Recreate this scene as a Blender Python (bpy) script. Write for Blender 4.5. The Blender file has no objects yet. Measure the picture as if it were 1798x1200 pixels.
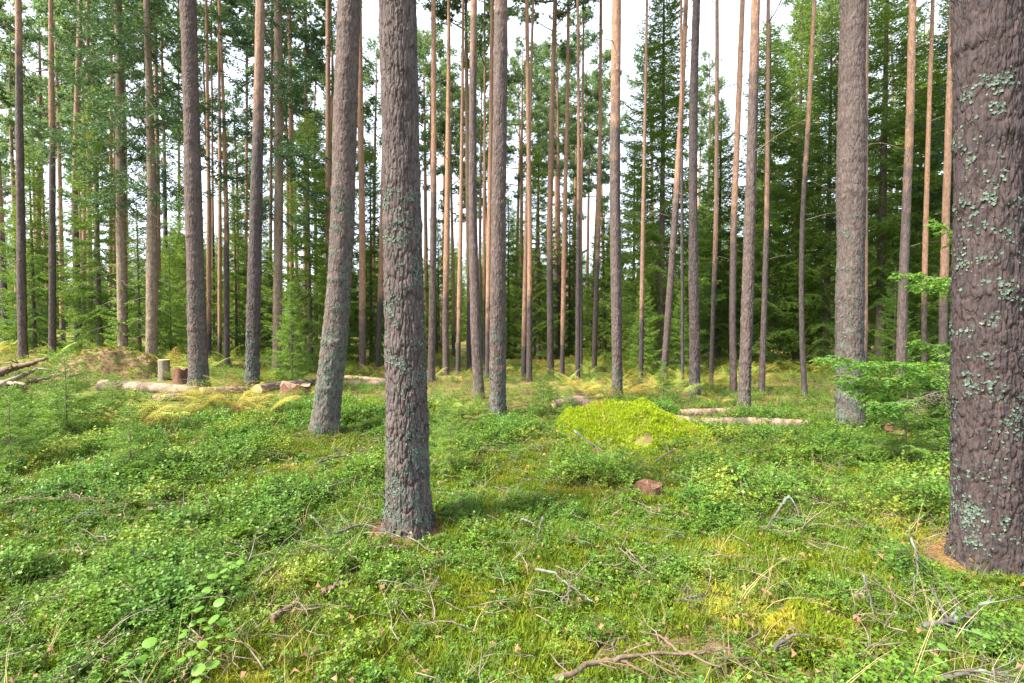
import bpy, math, random
import numpy as np
from mathutils import Vector, Matrix, Euler

# ------------------------------------------------------------------ camera
C = bpy.context.scene.collection
CAMZ, F, PITCH = 1.6, 900.0, math.radians(1.85)
CX, CY = 899.0, 600.0
cd = bpy.data.cameras.new("camera"); cam = bpy.data.objects.new("camera", cd); C.objects.link(cam)
cd.sensor_width = 36.0; cd.lens = 36.0 * F / 1798.0
cd.clip_start = 0.05; cd.clip_end = 2000
cam.location = (0, 0, CAMZ); cam.rotation_euler = (math.radians(90) - PITCH, 0, 0)
bpy.context.scene.camera = cam

# ------------------------------------------------------------------ world, sun, exposure
SUN_EL, SUN_AZ = math.radians(48), math.radians(-118)   # high soft sun from the left, slightly behind the camera
EXPOSURE = 1.95
sc = bpy.context.scene
w = bpy.data.worlds.new("World"); sc.world = w; w.use_nodes = True
nt = w.node_tree; nt.nodes.clear()
out = nt.nodes.new('ShaderNodeOutputWorld'); bg = nt.nodes.new('ShaderNodeBackground')
sky = nt.nodes.new('ShaderNodeTexSky'); sky.sky_type = 'NISHITA'; sky.sun_disc = False
sky.sun_elevation = SUN_EL; sky.sun_rotation = SUN_AZ; sky.air_density = 1.0; sky.dust_density = 2.0
mixw = nt.nodes.new('ShaderNodeMix'); mixw.data_type = 'RGBA'; mixw.inputs[0].default_value = 0.62
mixw.inputs[7].default_value = (7.2, 7.6, 8.2, 1)          # thin white cloud veil over the blue
nt.links.new(sky.outputs[0], mixw.inputs[6]); nt.links.new(mixw.outputs[2], bg.inputs[0])
bg.inputs[1].default_value = 0.09
nt.links.new(bg.outputs[0], out.inputs[0])
sd = bpy.data.lights.new("sun", 'SUN'); sun = bpy.data.objects.new("sun", sd); C.objects.link(sun)
sd.energy = 4.6; sd.angle = math.radians(12); sd.color = (1.0, 0.91, 0.74)
sun.rotation_euler = Euler((math.radians(90) - SUN_EL, 0, math.radians(-62)), 'XYZ')
sc.view_settings.view_transform = 'Standard'; sc.view_settings.look = 'None'
sc.view_settings.exposure = EXPOSURE; sc.view_settings.gamma = 1.0

# ------------------------------------------------------------------ helpers
def hsh(a, b, s):
    n = (a.astype(np.int64) * 374761393 + b.astype(np.int64) * 668265263 + s * 974634777) & 0x7fffffff
    n = (n ^ (n >> 13)) * 1274126177 & 0x7fffffff
    return ((n ^ (n >> 16)) & 0xffff) / 65535.0
def vnoise(x, y, s=0):
    x = np.asarray(x, float); y = np.asarray(y, float)
    xi = np.floor(x); yi = np.floor(y); fx = x - xi; fy = y - yi
    fx = fx * fx * (3 - 2 * fx); fy = fy * fy * (3 - 2 * fy)
    a = hsh(xi, yi, s); b = hsh(xi + 1, yi, s); c = hsh(xi, yi + 1, s); d = hsh(xi + 1, yi + 1, s)
    return (a * (1 - fx) + b * fx) * (1 - fy) + (c * (1 - fx) + d * fx) * fy
def fbm(x, y, s=0, o=4):
    r = 0; a = 0.5; t = 0
    for k in range(o):
        r = r + a * vnoise(x * 2 ** k, y * 2 ** k, s + 17 * k); t += a; a *= 0.5
    return r / t
def sstep(a, b, x):
    t = np.clip((np.asarray(x, float) - a) / (b - a), 0, 1); return t * t * (3 - 2 * t)

def ground(x, y):
    x = np.asarray(x, float); y = np.asarray(y, float)
    yy = np.maximum(y, 0.5)
    h = 0.10 * (fbm(x * 0.5 + 40, y * 0.5 + 40, 3, 3) - 0.5) * 2
    h = h + 0.065 * (fbm(x * 1.8 + 9, y * 2.2 + 5, 5, 3) - 0.5) * 2 * np.clip(12 / yy, 0.2, 1)
    h = h + 0.60 * sstep(-0.30, -0.80, x / yy) * sstep(7, 15, y) 
    h = h + 0.5 * (fbm(x * 0.06 + 3, y * 0.06 + 8, 21, 2) - 0.5) * sstep(18, 40, y)
    # the near right corner and the main trunk stand on low root mounds
    for (mx, my, mr, mh) in MOUNDS: h = h + mh * np.exp(-((x - mx) ** 2 + (y - my) ** 2) / (mr * mr))
    return h
MOUNDS = [(3.5, 3.7, 0.9, 0.10), (-0.8, 4.1, 0.55, 0.05)]

cp, sp = math.cos(PITCH), math.sin(PITCH)
def ray(px, py):
    a = (px - CX) / F; b = -(py - CY) / F
    return (a, cp + b * sp, -sp + b * cp)
def at(px, py, Y):
    r = ray(px, py); s = Y / r[1]
    return np.array([r[0] * s, Y, CAMZ + r[2] * s])
def gp(px, py, lift=0.0):
    r = np.array(ray(px, py)); t = 1.0
    for k in range(4000):
        p = r * t; z = CAMZ + p[2]
        if z <= ground(p[0], p[1]) + lift or t > 120: break
        t += 0.01 + t * 0.002
    return np.array([p[0], p[1], float(ground(p[0], p[1])) + lift])

def mesh(name, V, faces, mats, midx=None, attrs=None, smooth=False):
    me = bpy.data.meshes.new(name)
    V = np.ascontiguousarray(V, np.float32); me.vertices.add(len(V)); me.vertices.foreach_set('co', V.ravel())
    fs = [np.asarray(f, np.int32) for f in faces if len(f)]
    if fs:
        loops = np.concatenate([f.ravel() for f in fs]); tot = np.concatenate([np.full(len(f), f.shape[1], np.int32) for f in fs])
        st = np.concatenate([[0], np.cumsum(tot)[:-1]]).astype(np.int32)
        me.loops.add(len(loops)); me.loops.foreach_set('vertex_index', loops)
        me.polygons.add(len(tot)); me.polygons.foreach_set('loop_start', st); me.polygons.foreach_set('loop_total', tot)
        if midx is not None: me.polygons.foreach_set('material_index', np.asarray(midx, np.int32))
        if smooth: me.polygons.foreach_set('use_smooth', np.ones(len(tot), bool))
    for m in (mats if isinstance(mats, (list, tuple)) else [mats]): me.materials.append(m)
    for k, v in (attrs or {}).items():
        v = np.asarray(v, np.float32)
        a = me.attributes.new(k, 'FLOAT_VECTOR' if v.ndim == 2 else ('FLOAT'), 'POINT')
        a.data.foreach_set('vector' if v.ndim == 2 else 'value', v.ravel())
    me.update(calc_edges=True); return me
def link(name, me, parent=None, loc=(0, 0, 0), rot=(0, 0, 0), scl=1.0):
    o = bpy.data.objects.new(name, me); C.objects.link(o); o.location = tuple(map(float, loc)); o.rotation_euler = rot
    o.scale = (scl,) * 3 if np.isscalar(scl) else scl
    if parent: o.parent = parent
    return o
def tag(o, label=None, cat=None, group=None, kind=None):
    if label: o['label'] = label
    if cat: o['category'] = cat
    if group: o['group'] = group
    if kind: o['kind'] = kind
    return o
def thing(name, loc, label, cat, group=None, rot=(0, 0, 0), scl=1.0):
    return tag(link(name, None, None, loc, rot, scl), label, cat, group)

class Soup:
    """collects vertices and faces of one mesh"""
    def __init__(s): s.V = []; s.T = []; s.Q = []; s.tm = []; s.qm = []; s.n = 0; s.A = {}
    def add(s, V, T=None, Q=None, m=0):
        V = np.asarray(V, float).reshape(-1, 3)
        if T is not None and len(T): s.T.append(np.asarray(T) + s.n); s.tm.append(np.full(len(T), m))
        if Q is not None and len(Q): s.Q.append(np.asarray(Q) + s.n); s.qm.append(np.full(len(Q), m))
        s.V.append(V); s.n += len(V)
    def tris(s, P, m=0):                      # P (n,3,3)
        n = len(P); s.add(P.reshape(-1, 3), T=np.arange(3 * n).reshape(n, 3), m=m)
    def quads(s, P, m=0):
        n = len(P); s.add(P.reshape(-1, 3), Q=np.arange(4 * n).reshape(n, 4), m=m)
    def tube(s, P, R, k=5, m=0, cap=True, rough=0.0, seed=0):
        V, Q, Tt = tube(P, R, k, cap, rough, seed); s.add(V, Tt, None, m)
        s.Q.append(Q + s.n - len(V)); s.qm.append(np.full(len(Q), m))
    def mesh(s, name, mats, smooth=False, attrs=None):
        V = np.concatenate(s.V); F_ = []; mi = []
        if s.T: F_.append(np.concatenate(s.T)); mi.append(np.concatenate(s.tm))
        if s.Q: F_.append(np.concatenate(s.Q)); mi.append(np.concatenate(s.qm))
        return mesh(name, V, F_, mats, np.concatenate(mi), attrs, smooth)
def nrm(v): return v / np.maximum(np.linalg.norm(v, axis=-1, keepdims=True), 1e-9)
def frames(P):
    T = nrm(np.gradient(P, axis=0)); ref = np.array([1, 0, 0.13]) if abs(T[0][0]) < 0.8 else np.array([0, 1, 0.1])
    U = nrm(np.cross(np.tile(ref, (len(P), 1)), T)); W = np.cross(T, U); return T, U, W
def tube(P, R, k=5, cap=True, rough=0.0, seed=0):
    P = np.asarray(P, float); R = np.broadcast_to(np.asarray(R, float), (len(P),)).copy()
    T, U, W = frames(P); a = np.arange(k) * 2 * math.pi / k
    rr = R[:, None] * np.ones(k)
    if rough: 
        L = np.arange(len(P))[:, None] * 0.7
        rr = rr * (1 + rough * (vnoise(L + seed, np.cos(a)[None] * 2 + 5, seed) + vnoise(L * 2.3, np.sin(a)[None] * 3 + 9, seed + 1) - 1))
    V = P[:, None] + rr[..., None] * (np.cos(a)[None, :, None] * U[:, None] + np.sin(a)[None, :, None] * W[:, None])
    n = len(P); i = np.arange(n - 1)[:, None]; j = np.arange(k)[None]; j2 = (j + 1) % k
    Q = np.stack([i * k + j, i * k + j2, (i + 1) * k + j2, (i + 1) * k + j], -1).reshape(-1, 4)
    V = V.reshape(-1, 3); Tt = np.zeros((0, 3), int)
    if cap:
        V = np.concatenate([V, P[:1], P[-1:]]); jj = np.arange(k); j2 = (jj + 1) % k
        Tt = np.concatenate([np.stack([np.full(k, n * k), j2, jj], -1), np.stack([np.full(k, n * k + 1), (n - 1) * k + jj, (n - 1) * k + j2], -1)])
    return V, Q, Tt

# ------------------------------------------------------------------ materials
def newmat(name):
    m = bpy.data.materials.new(name); m.use_nodes = True; n = m.node_tree; n.nodes.clear()
    return m, n, (lambda t, **k: node(n, t, **k))
def node(n, t, **k):
    x = n.nodes.new(t)
    for a, b in k.items(): setattr(x, a, b)
    return x
def ramp(n, src, stops):
    r = n.nodes.new('ShaderNodeValToRGB'); e = r.color_ramp.elements
    while len(e) < len(stops): e.new(0.5)
    for el, (p, c) in zip(e, stops): el.position = p; el.color = (*c, 1)
    n.links.new(src, r.inputs[0]); return r.outputs[0]
def noise(n, scale, detail=4, vec=None, rough=0.6, dist=0):
    x = n.nodes.new('ShaderNodeTexNoise'); x.inputs['Scale'].default_value = scale; x.inputs['Detail'].default_value = detail
    x.inputs['Roughness'].default_value = rough; x.inputs['Distortion'].default_value = dist
    if vec is not None: n.links.new(vec, x.inputs['Vector'])
    return x.outputs[0]
def mixc(n, f, a, b, mode='MIX'):
    x = n.nodes.new('ShaderNodeMix'); x.data_type = 'RGBA'; x.blend_type = mode
    for s, v in ((0, f), (6, a), (7, b)):
        if hasattr(v, 'is_linked') or hasattr(v, 'links'): n.links.new(v, x.inputs[s])
        else: x.inputs[s].default_value = v if s == 0 else (*v, 1)
    return x.outputs[2]
def math_(n, op, a, b=None, c=None):
    x = n.nodes.new('ShaderNodeMath'); x.operation = op; x.use_clamp = False
    for i, v in enumerate((a, b, c)):
        if v is None: continue
        if hasattr(v, 'links'): n.links.new(v, x.inputs[i])
        else: x.inputs[i].default_value = v
    return x.outputs[0]
def mapping(n, vec, scale):
    x = n.nodes.new('ShaderNodeMapping'); x.inputs['Scale'].default_value = scale; n.links.new(vec, x.inputs[0]); return x.outputs[0]
def mrange(n, v, a, b, c=0.0, d=1.0):
    x = n.nodes.new('ShaderNodeMapRange'); n.links.new(v, x.inputs[0])
    for i, q in enumerate((a, b, c, d)): x.inputs[i + 1].default_value = q
    return x.outputs[0]

def foliage(name, c1, c2, c3, trans=0.35, patch=1.2, rough=0.55, spec=0.25, warm=None):
    """leaf material: random tone per instance and per leaf, patches in world space, light passes through"""
    m, n, N = newmat(name)
    oi = N('ShaderNodeObjectInfo'); geo = N('ShaderNodeNewGeometry')
    f = mixc(n, geo.outputs['Random Per Island'], c1, c2)
    pn = noise(n, patch, 2, geo.outputs['Position'])
    f2 = mixc(n, mrange(n, pn, 0.42, 0.66), f, c3)
    f3 = mixc(n, math_(n, 'MULTIPLY', oi.outputs['Random'], 0.5), f2, c2)
    if warm:
        wm = mrange(n, noise(n, 0.9, 3, mapping(n, geo.outputs['Position'], (1.3, 1.3, 1.3))), 0.55, 0.68)
        f3 = mixc(n, math_(n, 'MULTIPLY', wm, 0.8), f3, warm)
    b = N('ShaderNodeBsdfPrincipled'); b.inputs['Roughness'].default_value = rough; b.inputs['Specular IOR Level'].default_value = spec
    t = N('ShaderNodeBsdfTranslucent'); ms = N('ShaderNodeMixShader'); ms.inputs[0].default_value = trans
    o = N('ShaderNodeOutputMaterial')
    n.links.new(f3, b.inputs['Base Color'])
    br = mixc(n, 1.0, f3, (1.25, 1.2, 0.7), 'MULTIPLY'); n.links.new(br, t.inputs[0])
    n.links.new(b.outputs[0], ms.inputs[1]); n.links.new(t.outputs[0], ms.inputs[2]); n.links.new(ms.outputs[0], o.inputs[0])
    return m

def bark_mat(name, lo, hi, wlo, whi, bump=0.6, sx=26, sz=7):
    m, n, N = newmat(name)
    tc = N('ShaderNodeTexCoord'); v = tc.outputs['Object']; oi = N('ShaderNodeObjectInfo')
    aw = N('ShaderNodeAttribute', attribute_name='warm').outputs['Fac']; al = N('ShaderNodeAttribute', attribute_name='lich').outputs['Fac']
    ap = N('ShaderNodeAttribute', attribute_name='plate').outputs['Fac']
    st = mapping(n, v, (1, 1, 0.3)); n1 = noise(n, sx, 5, st, 0.7, 0.4); n2 = noise(n, 3.0, 3, v)
    vo = N('ShaderNodeTexVoronoi', feature='DISTANCE_TO_EDGE'); vo.inputs['Scale'].default_value = sz * 3
    wv = mixc(n, 0.12, st, noise_c(n, sx * 0.5, st)); n.links.new(wv, vo.inputs['Vector'])
    crack = mrange(n, vo.outputs[0], 0.0, 0.12)
    cool = mixc(n, mrange(n, n1, 0.3, 0.7), lo, hi)
    cool = mixc(n, math_(n, 'MULTIPLY', ap, 0.8), cool, (hi[0] * 1.5, hi[1] * 1.4, hi[2] * 1.38))
    cool = mixc(n, mrange(n, crack, 0.0, 1.0, 0.25, 0.0), cool, (lo[0] * .55, lo[1] * .5, lo[2] * .5))
    af = N('ShaderNodeAttribute', attribute_name='fiss').outputs['Fac']; cool = mixc(n, af, cool, (0.045, 0.028, 0.022))
    wc = mixc(n, mrange(n, n1, 0.3, 0.7), wlo, whi)
    wf = math_(n, 'ADD', aw, mrange(n, n2, 0.3, 0.7, -0.25, 0.25)); wf = mrange(n, wf, 0.3, 0.75)
    col = mixc(n, wf, cool, wc)
    tone = mixc(n, oi.outputs['Random'], (0.82, 0.84, 0.88), (1.18, 1.12, 1.05)); col = mixc(n, 1.0, col, tone, 'MULTIPLY')
    ln = math_(n, 'ADD', math_(n, 'MULTIPLY', noise(n, 70, 4, v, 0.7), 0.6), math_(n, 'MULTIPLY', noise(n, 8, 3, v, 0.6), 0.5)); lf = math_(n, 'ADD', ln, math_(n, 'MULTIPLY', al, 0.30))
    lf = mrange(n, lf, 0.70, 0.82)
    col = mixc(n, lf, col, (0.115, 0.145, 0.120))
    b = N('ShaderNodeBsdfPrincipled'); b.inputs['Roughness'].default_value = 0.9; b.inputs['Specular IOR Level'].default_value = 0.15
    n.links.new(col, b.inputs['Base Color'])
    bp = N('ShaderNodeBump'); bp.inputs['Strength'].default_value = bump; bp.inputs['Distance'].default_value = 0.02
    hh = math_(n, 'ADD', n1, math_(n, 'MULTIPLY', crack, 0.5)); n.links.new(hh, bp.inputs['Height'])
    n.links.new(bp.outputs[0], b.inputs['Normal'])
    o = N('ShaderNodeOutputMaterial'); n.links.new(b.outputs[0], o.inputs[0]); return m
def noise_c(n, scale, vec):
    x = n.nodes.new('ShaderNodeTexNoise'); x.inputs['Scale'].default_value = scale; n.links.new(vec, x.inputs['Vector']); return x.outputs[1]

def plain(name, c1, c2, scale=20, stretch=(1, 1, 1), rough=0.9, bump=0.3, c3=None, rand=False):
    m, n, N = newmat(name); tc = N('ShaderNodeTexCoord'); v = mapping(n, tc.outputs['Object'], stretch)
    n1 = noise(n, scale, 5, v, 0.65); col = mixc(n, mrange(n, n1, 0.3, 0.7), c1, c2)
    if c3: col = mixc(n, mrange(n, noise(n, scale * 0.23, 3, v), 0.52, 0.64), col, c3)
    if rand:
        oi = N('ShaderNodeObjectInfo'); geo = N('ShaderNodeNewGeometry')
        col = mixc(n, 1.0, col, mixc(n, geo.outputs['Random Per Island'], (0.65, 0.65, 0.65), (1.3, 1.25, 1.2)), 'MULTIPLY')
    b = N('ShaderNodeBsdfPrincipled'); b.inputs['Roughness'].default_value = rough; b.inputs['Specular IOR Level'].default_value = 0.2
    bp = N('ShaderNodeBump'); bp.inputs['Strength'].default_value = bump; bp.inputs['Distance'].default_value = 0.01
    n.links.new(n1, bp.inputs['Height']); n.links.new(bp.outputs[0], b.inputs['Normal']); n.links.new(col, b.inputs['Base Color'])
    o = N('ShaderNodeOutputMaterial'); n.links.new(b.outputs[0], o.inputs[0]); return m

def ground_mat():
    m, n, N = newmat('forest_floor'); geo = N('ShaderNodeNewGeometry'); p = geo.outputs['Position']
    moss = mixc(n, mrange(n, noise(n, 9, 5, p), 0.35, 0.65), (0.03, 0.055, 0.010), (0.12, 0.17, 0.025))
    lit = mixc(n, mrange(n, noise(n, 30, 5, p), 0.35, 0.65), (0.045, 0.028, 0.014), (0.17, 0.11, 0.06))
    f = mrange(n, noise(n, 2.1, 5, p), 0.45, 0.56)
    near = mixc(n, f, moss, lit)
    fl = N('ShaderNodeSeparateXYZ'); n.links.new(p, fl.inputs[0])
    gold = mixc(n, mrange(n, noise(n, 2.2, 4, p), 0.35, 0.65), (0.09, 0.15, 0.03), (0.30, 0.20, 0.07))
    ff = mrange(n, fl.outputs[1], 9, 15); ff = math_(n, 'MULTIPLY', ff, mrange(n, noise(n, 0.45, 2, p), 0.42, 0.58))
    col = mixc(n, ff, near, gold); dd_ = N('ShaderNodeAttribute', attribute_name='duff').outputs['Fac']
    col = mixc(n, mrange(n, math_(n, 'ADD', dd_, mrange(n, noise(n, 14, 3, p), .3, .7, -.2, .2)), .2, .55), col, mixc(n, mrange(n, noise(n, 60, 4, p), .35, .65), (0.07, 0.04, 0.02), (0.26, 0.15, 0.075)))
    b = N('ShaderNodeBsdfPrincipled'); b.inputs['Roughness'].default_value = 0.95; b.inputs['Specular IOR Level'].default_value = 0.1
    bp = N('ShaderNodeBump'); bp.inputs['Strength'].default_value = 0.8; bp.inputs['Distance'].default_value = 0.03
    n.links.new(noise(n, 40, 6, p), bp.inputs['Height']); n.links.new(bp.outputs[0], b.inputs['Normal']); n.links.new(col, b.inputs['Base Color'])
    o = N('ShaderNodeOutputMaterial'); n.links.new(b.outputs[0], o.inputs[0]); return m

M = {}
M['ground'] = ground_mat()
M['bark'] = bark_mat('pine_bark', (0.030, 0.025, 0.026), (0.105, 0.088, 0.088), (0.17, 0.10, 0.072), (0.38, 0.245, 0.18))
M['shaded_bark'] = bark_mat('shaded_pine_bark', (0.019, 0.016, 0.018), (0.056, 0.046, 0.050), (0.21, 0.125, 0.088), (0.40, 0.265, 0.195))  # pine bark with the right-hand trunk's shade put into its colour
M['spruce_bark'] = bark_mat('spruce_bark', (0.07, 0.062, 0.05), (0.19, 0.16, 0.13), (0.09, 0.09, 0.05), (0.2, 0.19, 0.12), 0.5, 22, 9)
M['needle'] = foliage('spruce_needles', (0.075, 0.15, 0.028), (0.18, 0.275, 0.050), (0.085, 0.165, 0.050), 0.45, 0.35, warm=(0.20, 0.27, 0.04))
M['needle_light'] = foliage('young_spruce_needles', (0.09, 0.185, 0.028), (0.18, 0.29, 0.05), (0.11, 0.20, 0.04), 0.35, 1.5)
M['needle_bough'] = foliage('bright_spruce_needles', (0.06, 0.165, 0.02), (0.17, 0.31, 0.04), (0.08, 0.19, 0.03), 0.3, 1.5)
M['needle_cool'] = foliage('cool_spruce_needles', (0.028, 0.068, 0.034), (0.070, 0.135, 0.055), (0.035, 0.08, 0.05), 0.30, 0.35)
M['pine_needle'] = foliage('pine_needles', (0.11, 0.20, 0.115), (0.21, 0.31, 0.17), (0.14, 0.24, 0.15), 0.55, 0.3)
M['twig'] = plain('dry_twig', (0.09, 0.075, 0.06), (0.22, 0.19, 0.16), 30, (1, 1, 1), 0.9, 0.3, None, True)
M['bilberry'] = foliage('bilberry_leaves', (0.030, 0.085, 0.008), (0.15, 0.285, 0.022), (0.06, 0.175, 0.035), 0.35, 1.6, 0.45, 0.35, (0.27, 0.32, 0.035))
M['stem'] = plain('green_stem', (0.10, 0.13, 0.04), (0.16, 0.12, 0.06), 20)
M['grass'] = foliage('grass_blades', (0.045, 0.115, 0.010), (0.16, 0.25, 0.03), (0.10, 0.175, 0.018), 0.3, 1.3, 0.5, 0.3, (0.42, 0.36, 0.14))
M['straw'] = foliage('dry_grass', (0.36, 0.30, 0.13), (0.55, 0.47, 0.24), (0.40, 0.28, 0.13), 0.2)
M['moss'] = foliage('forest_moss', (0.05, 0.085, 0.008), (0.19, 0.24, 0.016), (0.09, 0.15, 0.015), 0.28, 1.9, 0.8, 0.1, (0.36, 0.33, 0.04))
M['bright_moss'] = foliage('boulder_moss', (0.10, 0.175, 0.008), (0.31, 0.40, 0.018), (0.20, 0.27, 0.015), 0.3, 6.0, 0.85, 0.1, (0.34, 0.30, 0.06))
M['moss_skin'] = plain('moss_skin', (0.06, 0.09, 0.010), (0.16, 0.20, 0.018), 18, (1, 1, 1), 1.0, 0.9, (0.13, 0.09, 0.05))
M['litter'] = plain('fallen_leaf', (0.12, 0.065, 0.035), (0.34, 0.20, 0.13), 8, (1, 1, 1), 0.8, 0.2, None, True)
M['fern_gold'] = foliage('bracken_gold', (0.22, 0.20, 0.035), (0.42, 0.34, 0.07), (0.22, 0.26, 0.05), 0.3, 1.6, 0.6, 0.2, (0.38, 0.22, 0.08))
M['fern_green'] = foliage('bracken_green', (0.20, 0.36, 0.08), (0.42, 0.48, 0.10), (0.30, 0.44, 0.10), 0.35, 1.8)
M['lichen'] = plain('foliose_lichen', (0.055, 0.090, 0.075), (0.135, 0.185, 0.155), 60, (1, 1, 1), 0.9, 0.4, None, True)
M['log'] = plain('log_bark', (0.10, 0.07, 0.052), (0.36, 0.25, 0.195), 11, (1, 1, 1), 0.9, 1.0, (0.085, 0.068, 0.055))
M['wood'] = plain('cut_wood', (0.42, 0.29, 0.17), (0.60, 0.45, 0.30), 14, (1, 1, 1), 0.8, 0.3)
M['oldwood'] = plain('weathered_wood', (0.14, 0.11, 0.085), (0.30, 0.25, 0.20), 26, (1, 1, 1), 0.9, 0.8, (0.10, 0.12, 0.05))
M['rotwood'] = plain('rotten_wood', (0.06, 0.032, 0.022), (0.19, 0.10, 0.07), 26, (1, 1, 1), 0.95, 0.9)
M['rock'] = plain('granite', (0.18, 0.17, 0.16), (0.34, 0.32, 0.30), 18, (1, 1, 1), 0.9, 0.6)
M['greystick'] = plain('grey_stick', (0.045, 0.042, 0.038), (0.13, 0.12, 0.105), 34, (1, 1, 1), 0.9, 0.5, (0.15, 0.19, 0.16))
M['brownstick'] = plain('brown_stick', (0.075, 0.052, 0.038), (0.19, 0.135, 0.10), 34, (1, 1, 1), 0.9, 0.5)
M['aspen'] = foliage('seedling_leaves', (0.07, 0.185, 0.025), (0.15, 0.30, 0.045), (0.11, 0.24, 0.04), 0.4, 3.0, 0.5, 0.3, (0.30, 0.40, 0.05))

# ------------------------------------------------------------------ ground
def axis(dense_lo, dense_hi, step, lo, hi, g=1.05):
    a = list(np.arange(dense_lo, dense_hi, step)); s = step; v = a[-1]
    while v < hi: s *= g; v += s; a.append(v)
    s = step; v = a[0]; b = []
    while v > lo: s *= g; v -= s; b.append(v)
    return np.array(b[::-1] + a)
gx = axis(-6, 6, 0.055, -500, 500); gy = axis(1.3, 10, 0.055, -60, 900)
GX, GY = np.meshgrid(gx, gy); GZ = ground(GX, GY); n_, m_ = GX.shape
i = np.arange(n_ - 1)[:, None]; j = np.arange(m_ - 1)[None]
Q = np.stack([i * m_ + j, i * m_ + j + 1, (i + 1) * m_ + j + 1, (i + 1) * m_ + j], -1).reshape(-1, 4)
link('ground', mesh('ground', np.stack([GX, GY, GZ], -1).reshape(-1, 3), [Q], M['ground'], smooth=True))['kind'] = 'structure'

# ------------------------------------------------------------------ trunks
def cells(u, v, nu, seed):
    """cellular pattern, periodic in u; returns F1, F2 and the cell's random value"""
    ui = np.floor(u); vi = np.floor(v); best = np.full(u.shape, 9.0); sec = best.copy(); rid = np.zeros(u.shape)
    for a in (-1, 0, 1):
        for b in (-1, 0, 1):
            cu = ui + a; cv = vi + b; cm = np.mod(cu, nu)
            du = cu + 0.15 + 0.7 * hsh(cm, cv, seed) - u; dv = cv + 0.1 + 0.8 * hsh(cm, cv, seed + 5) - v
            d = np.sqrt(du * du + dv * dv); r = hsh(cm, cv, seed + 9)
            nb = d < best; sec = np.where(nb, best, np.minimum(sec, d)); rid = np.where(nb, r, rid); best = np.where(nb, d, best)
    return best, sec, rid

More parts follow.
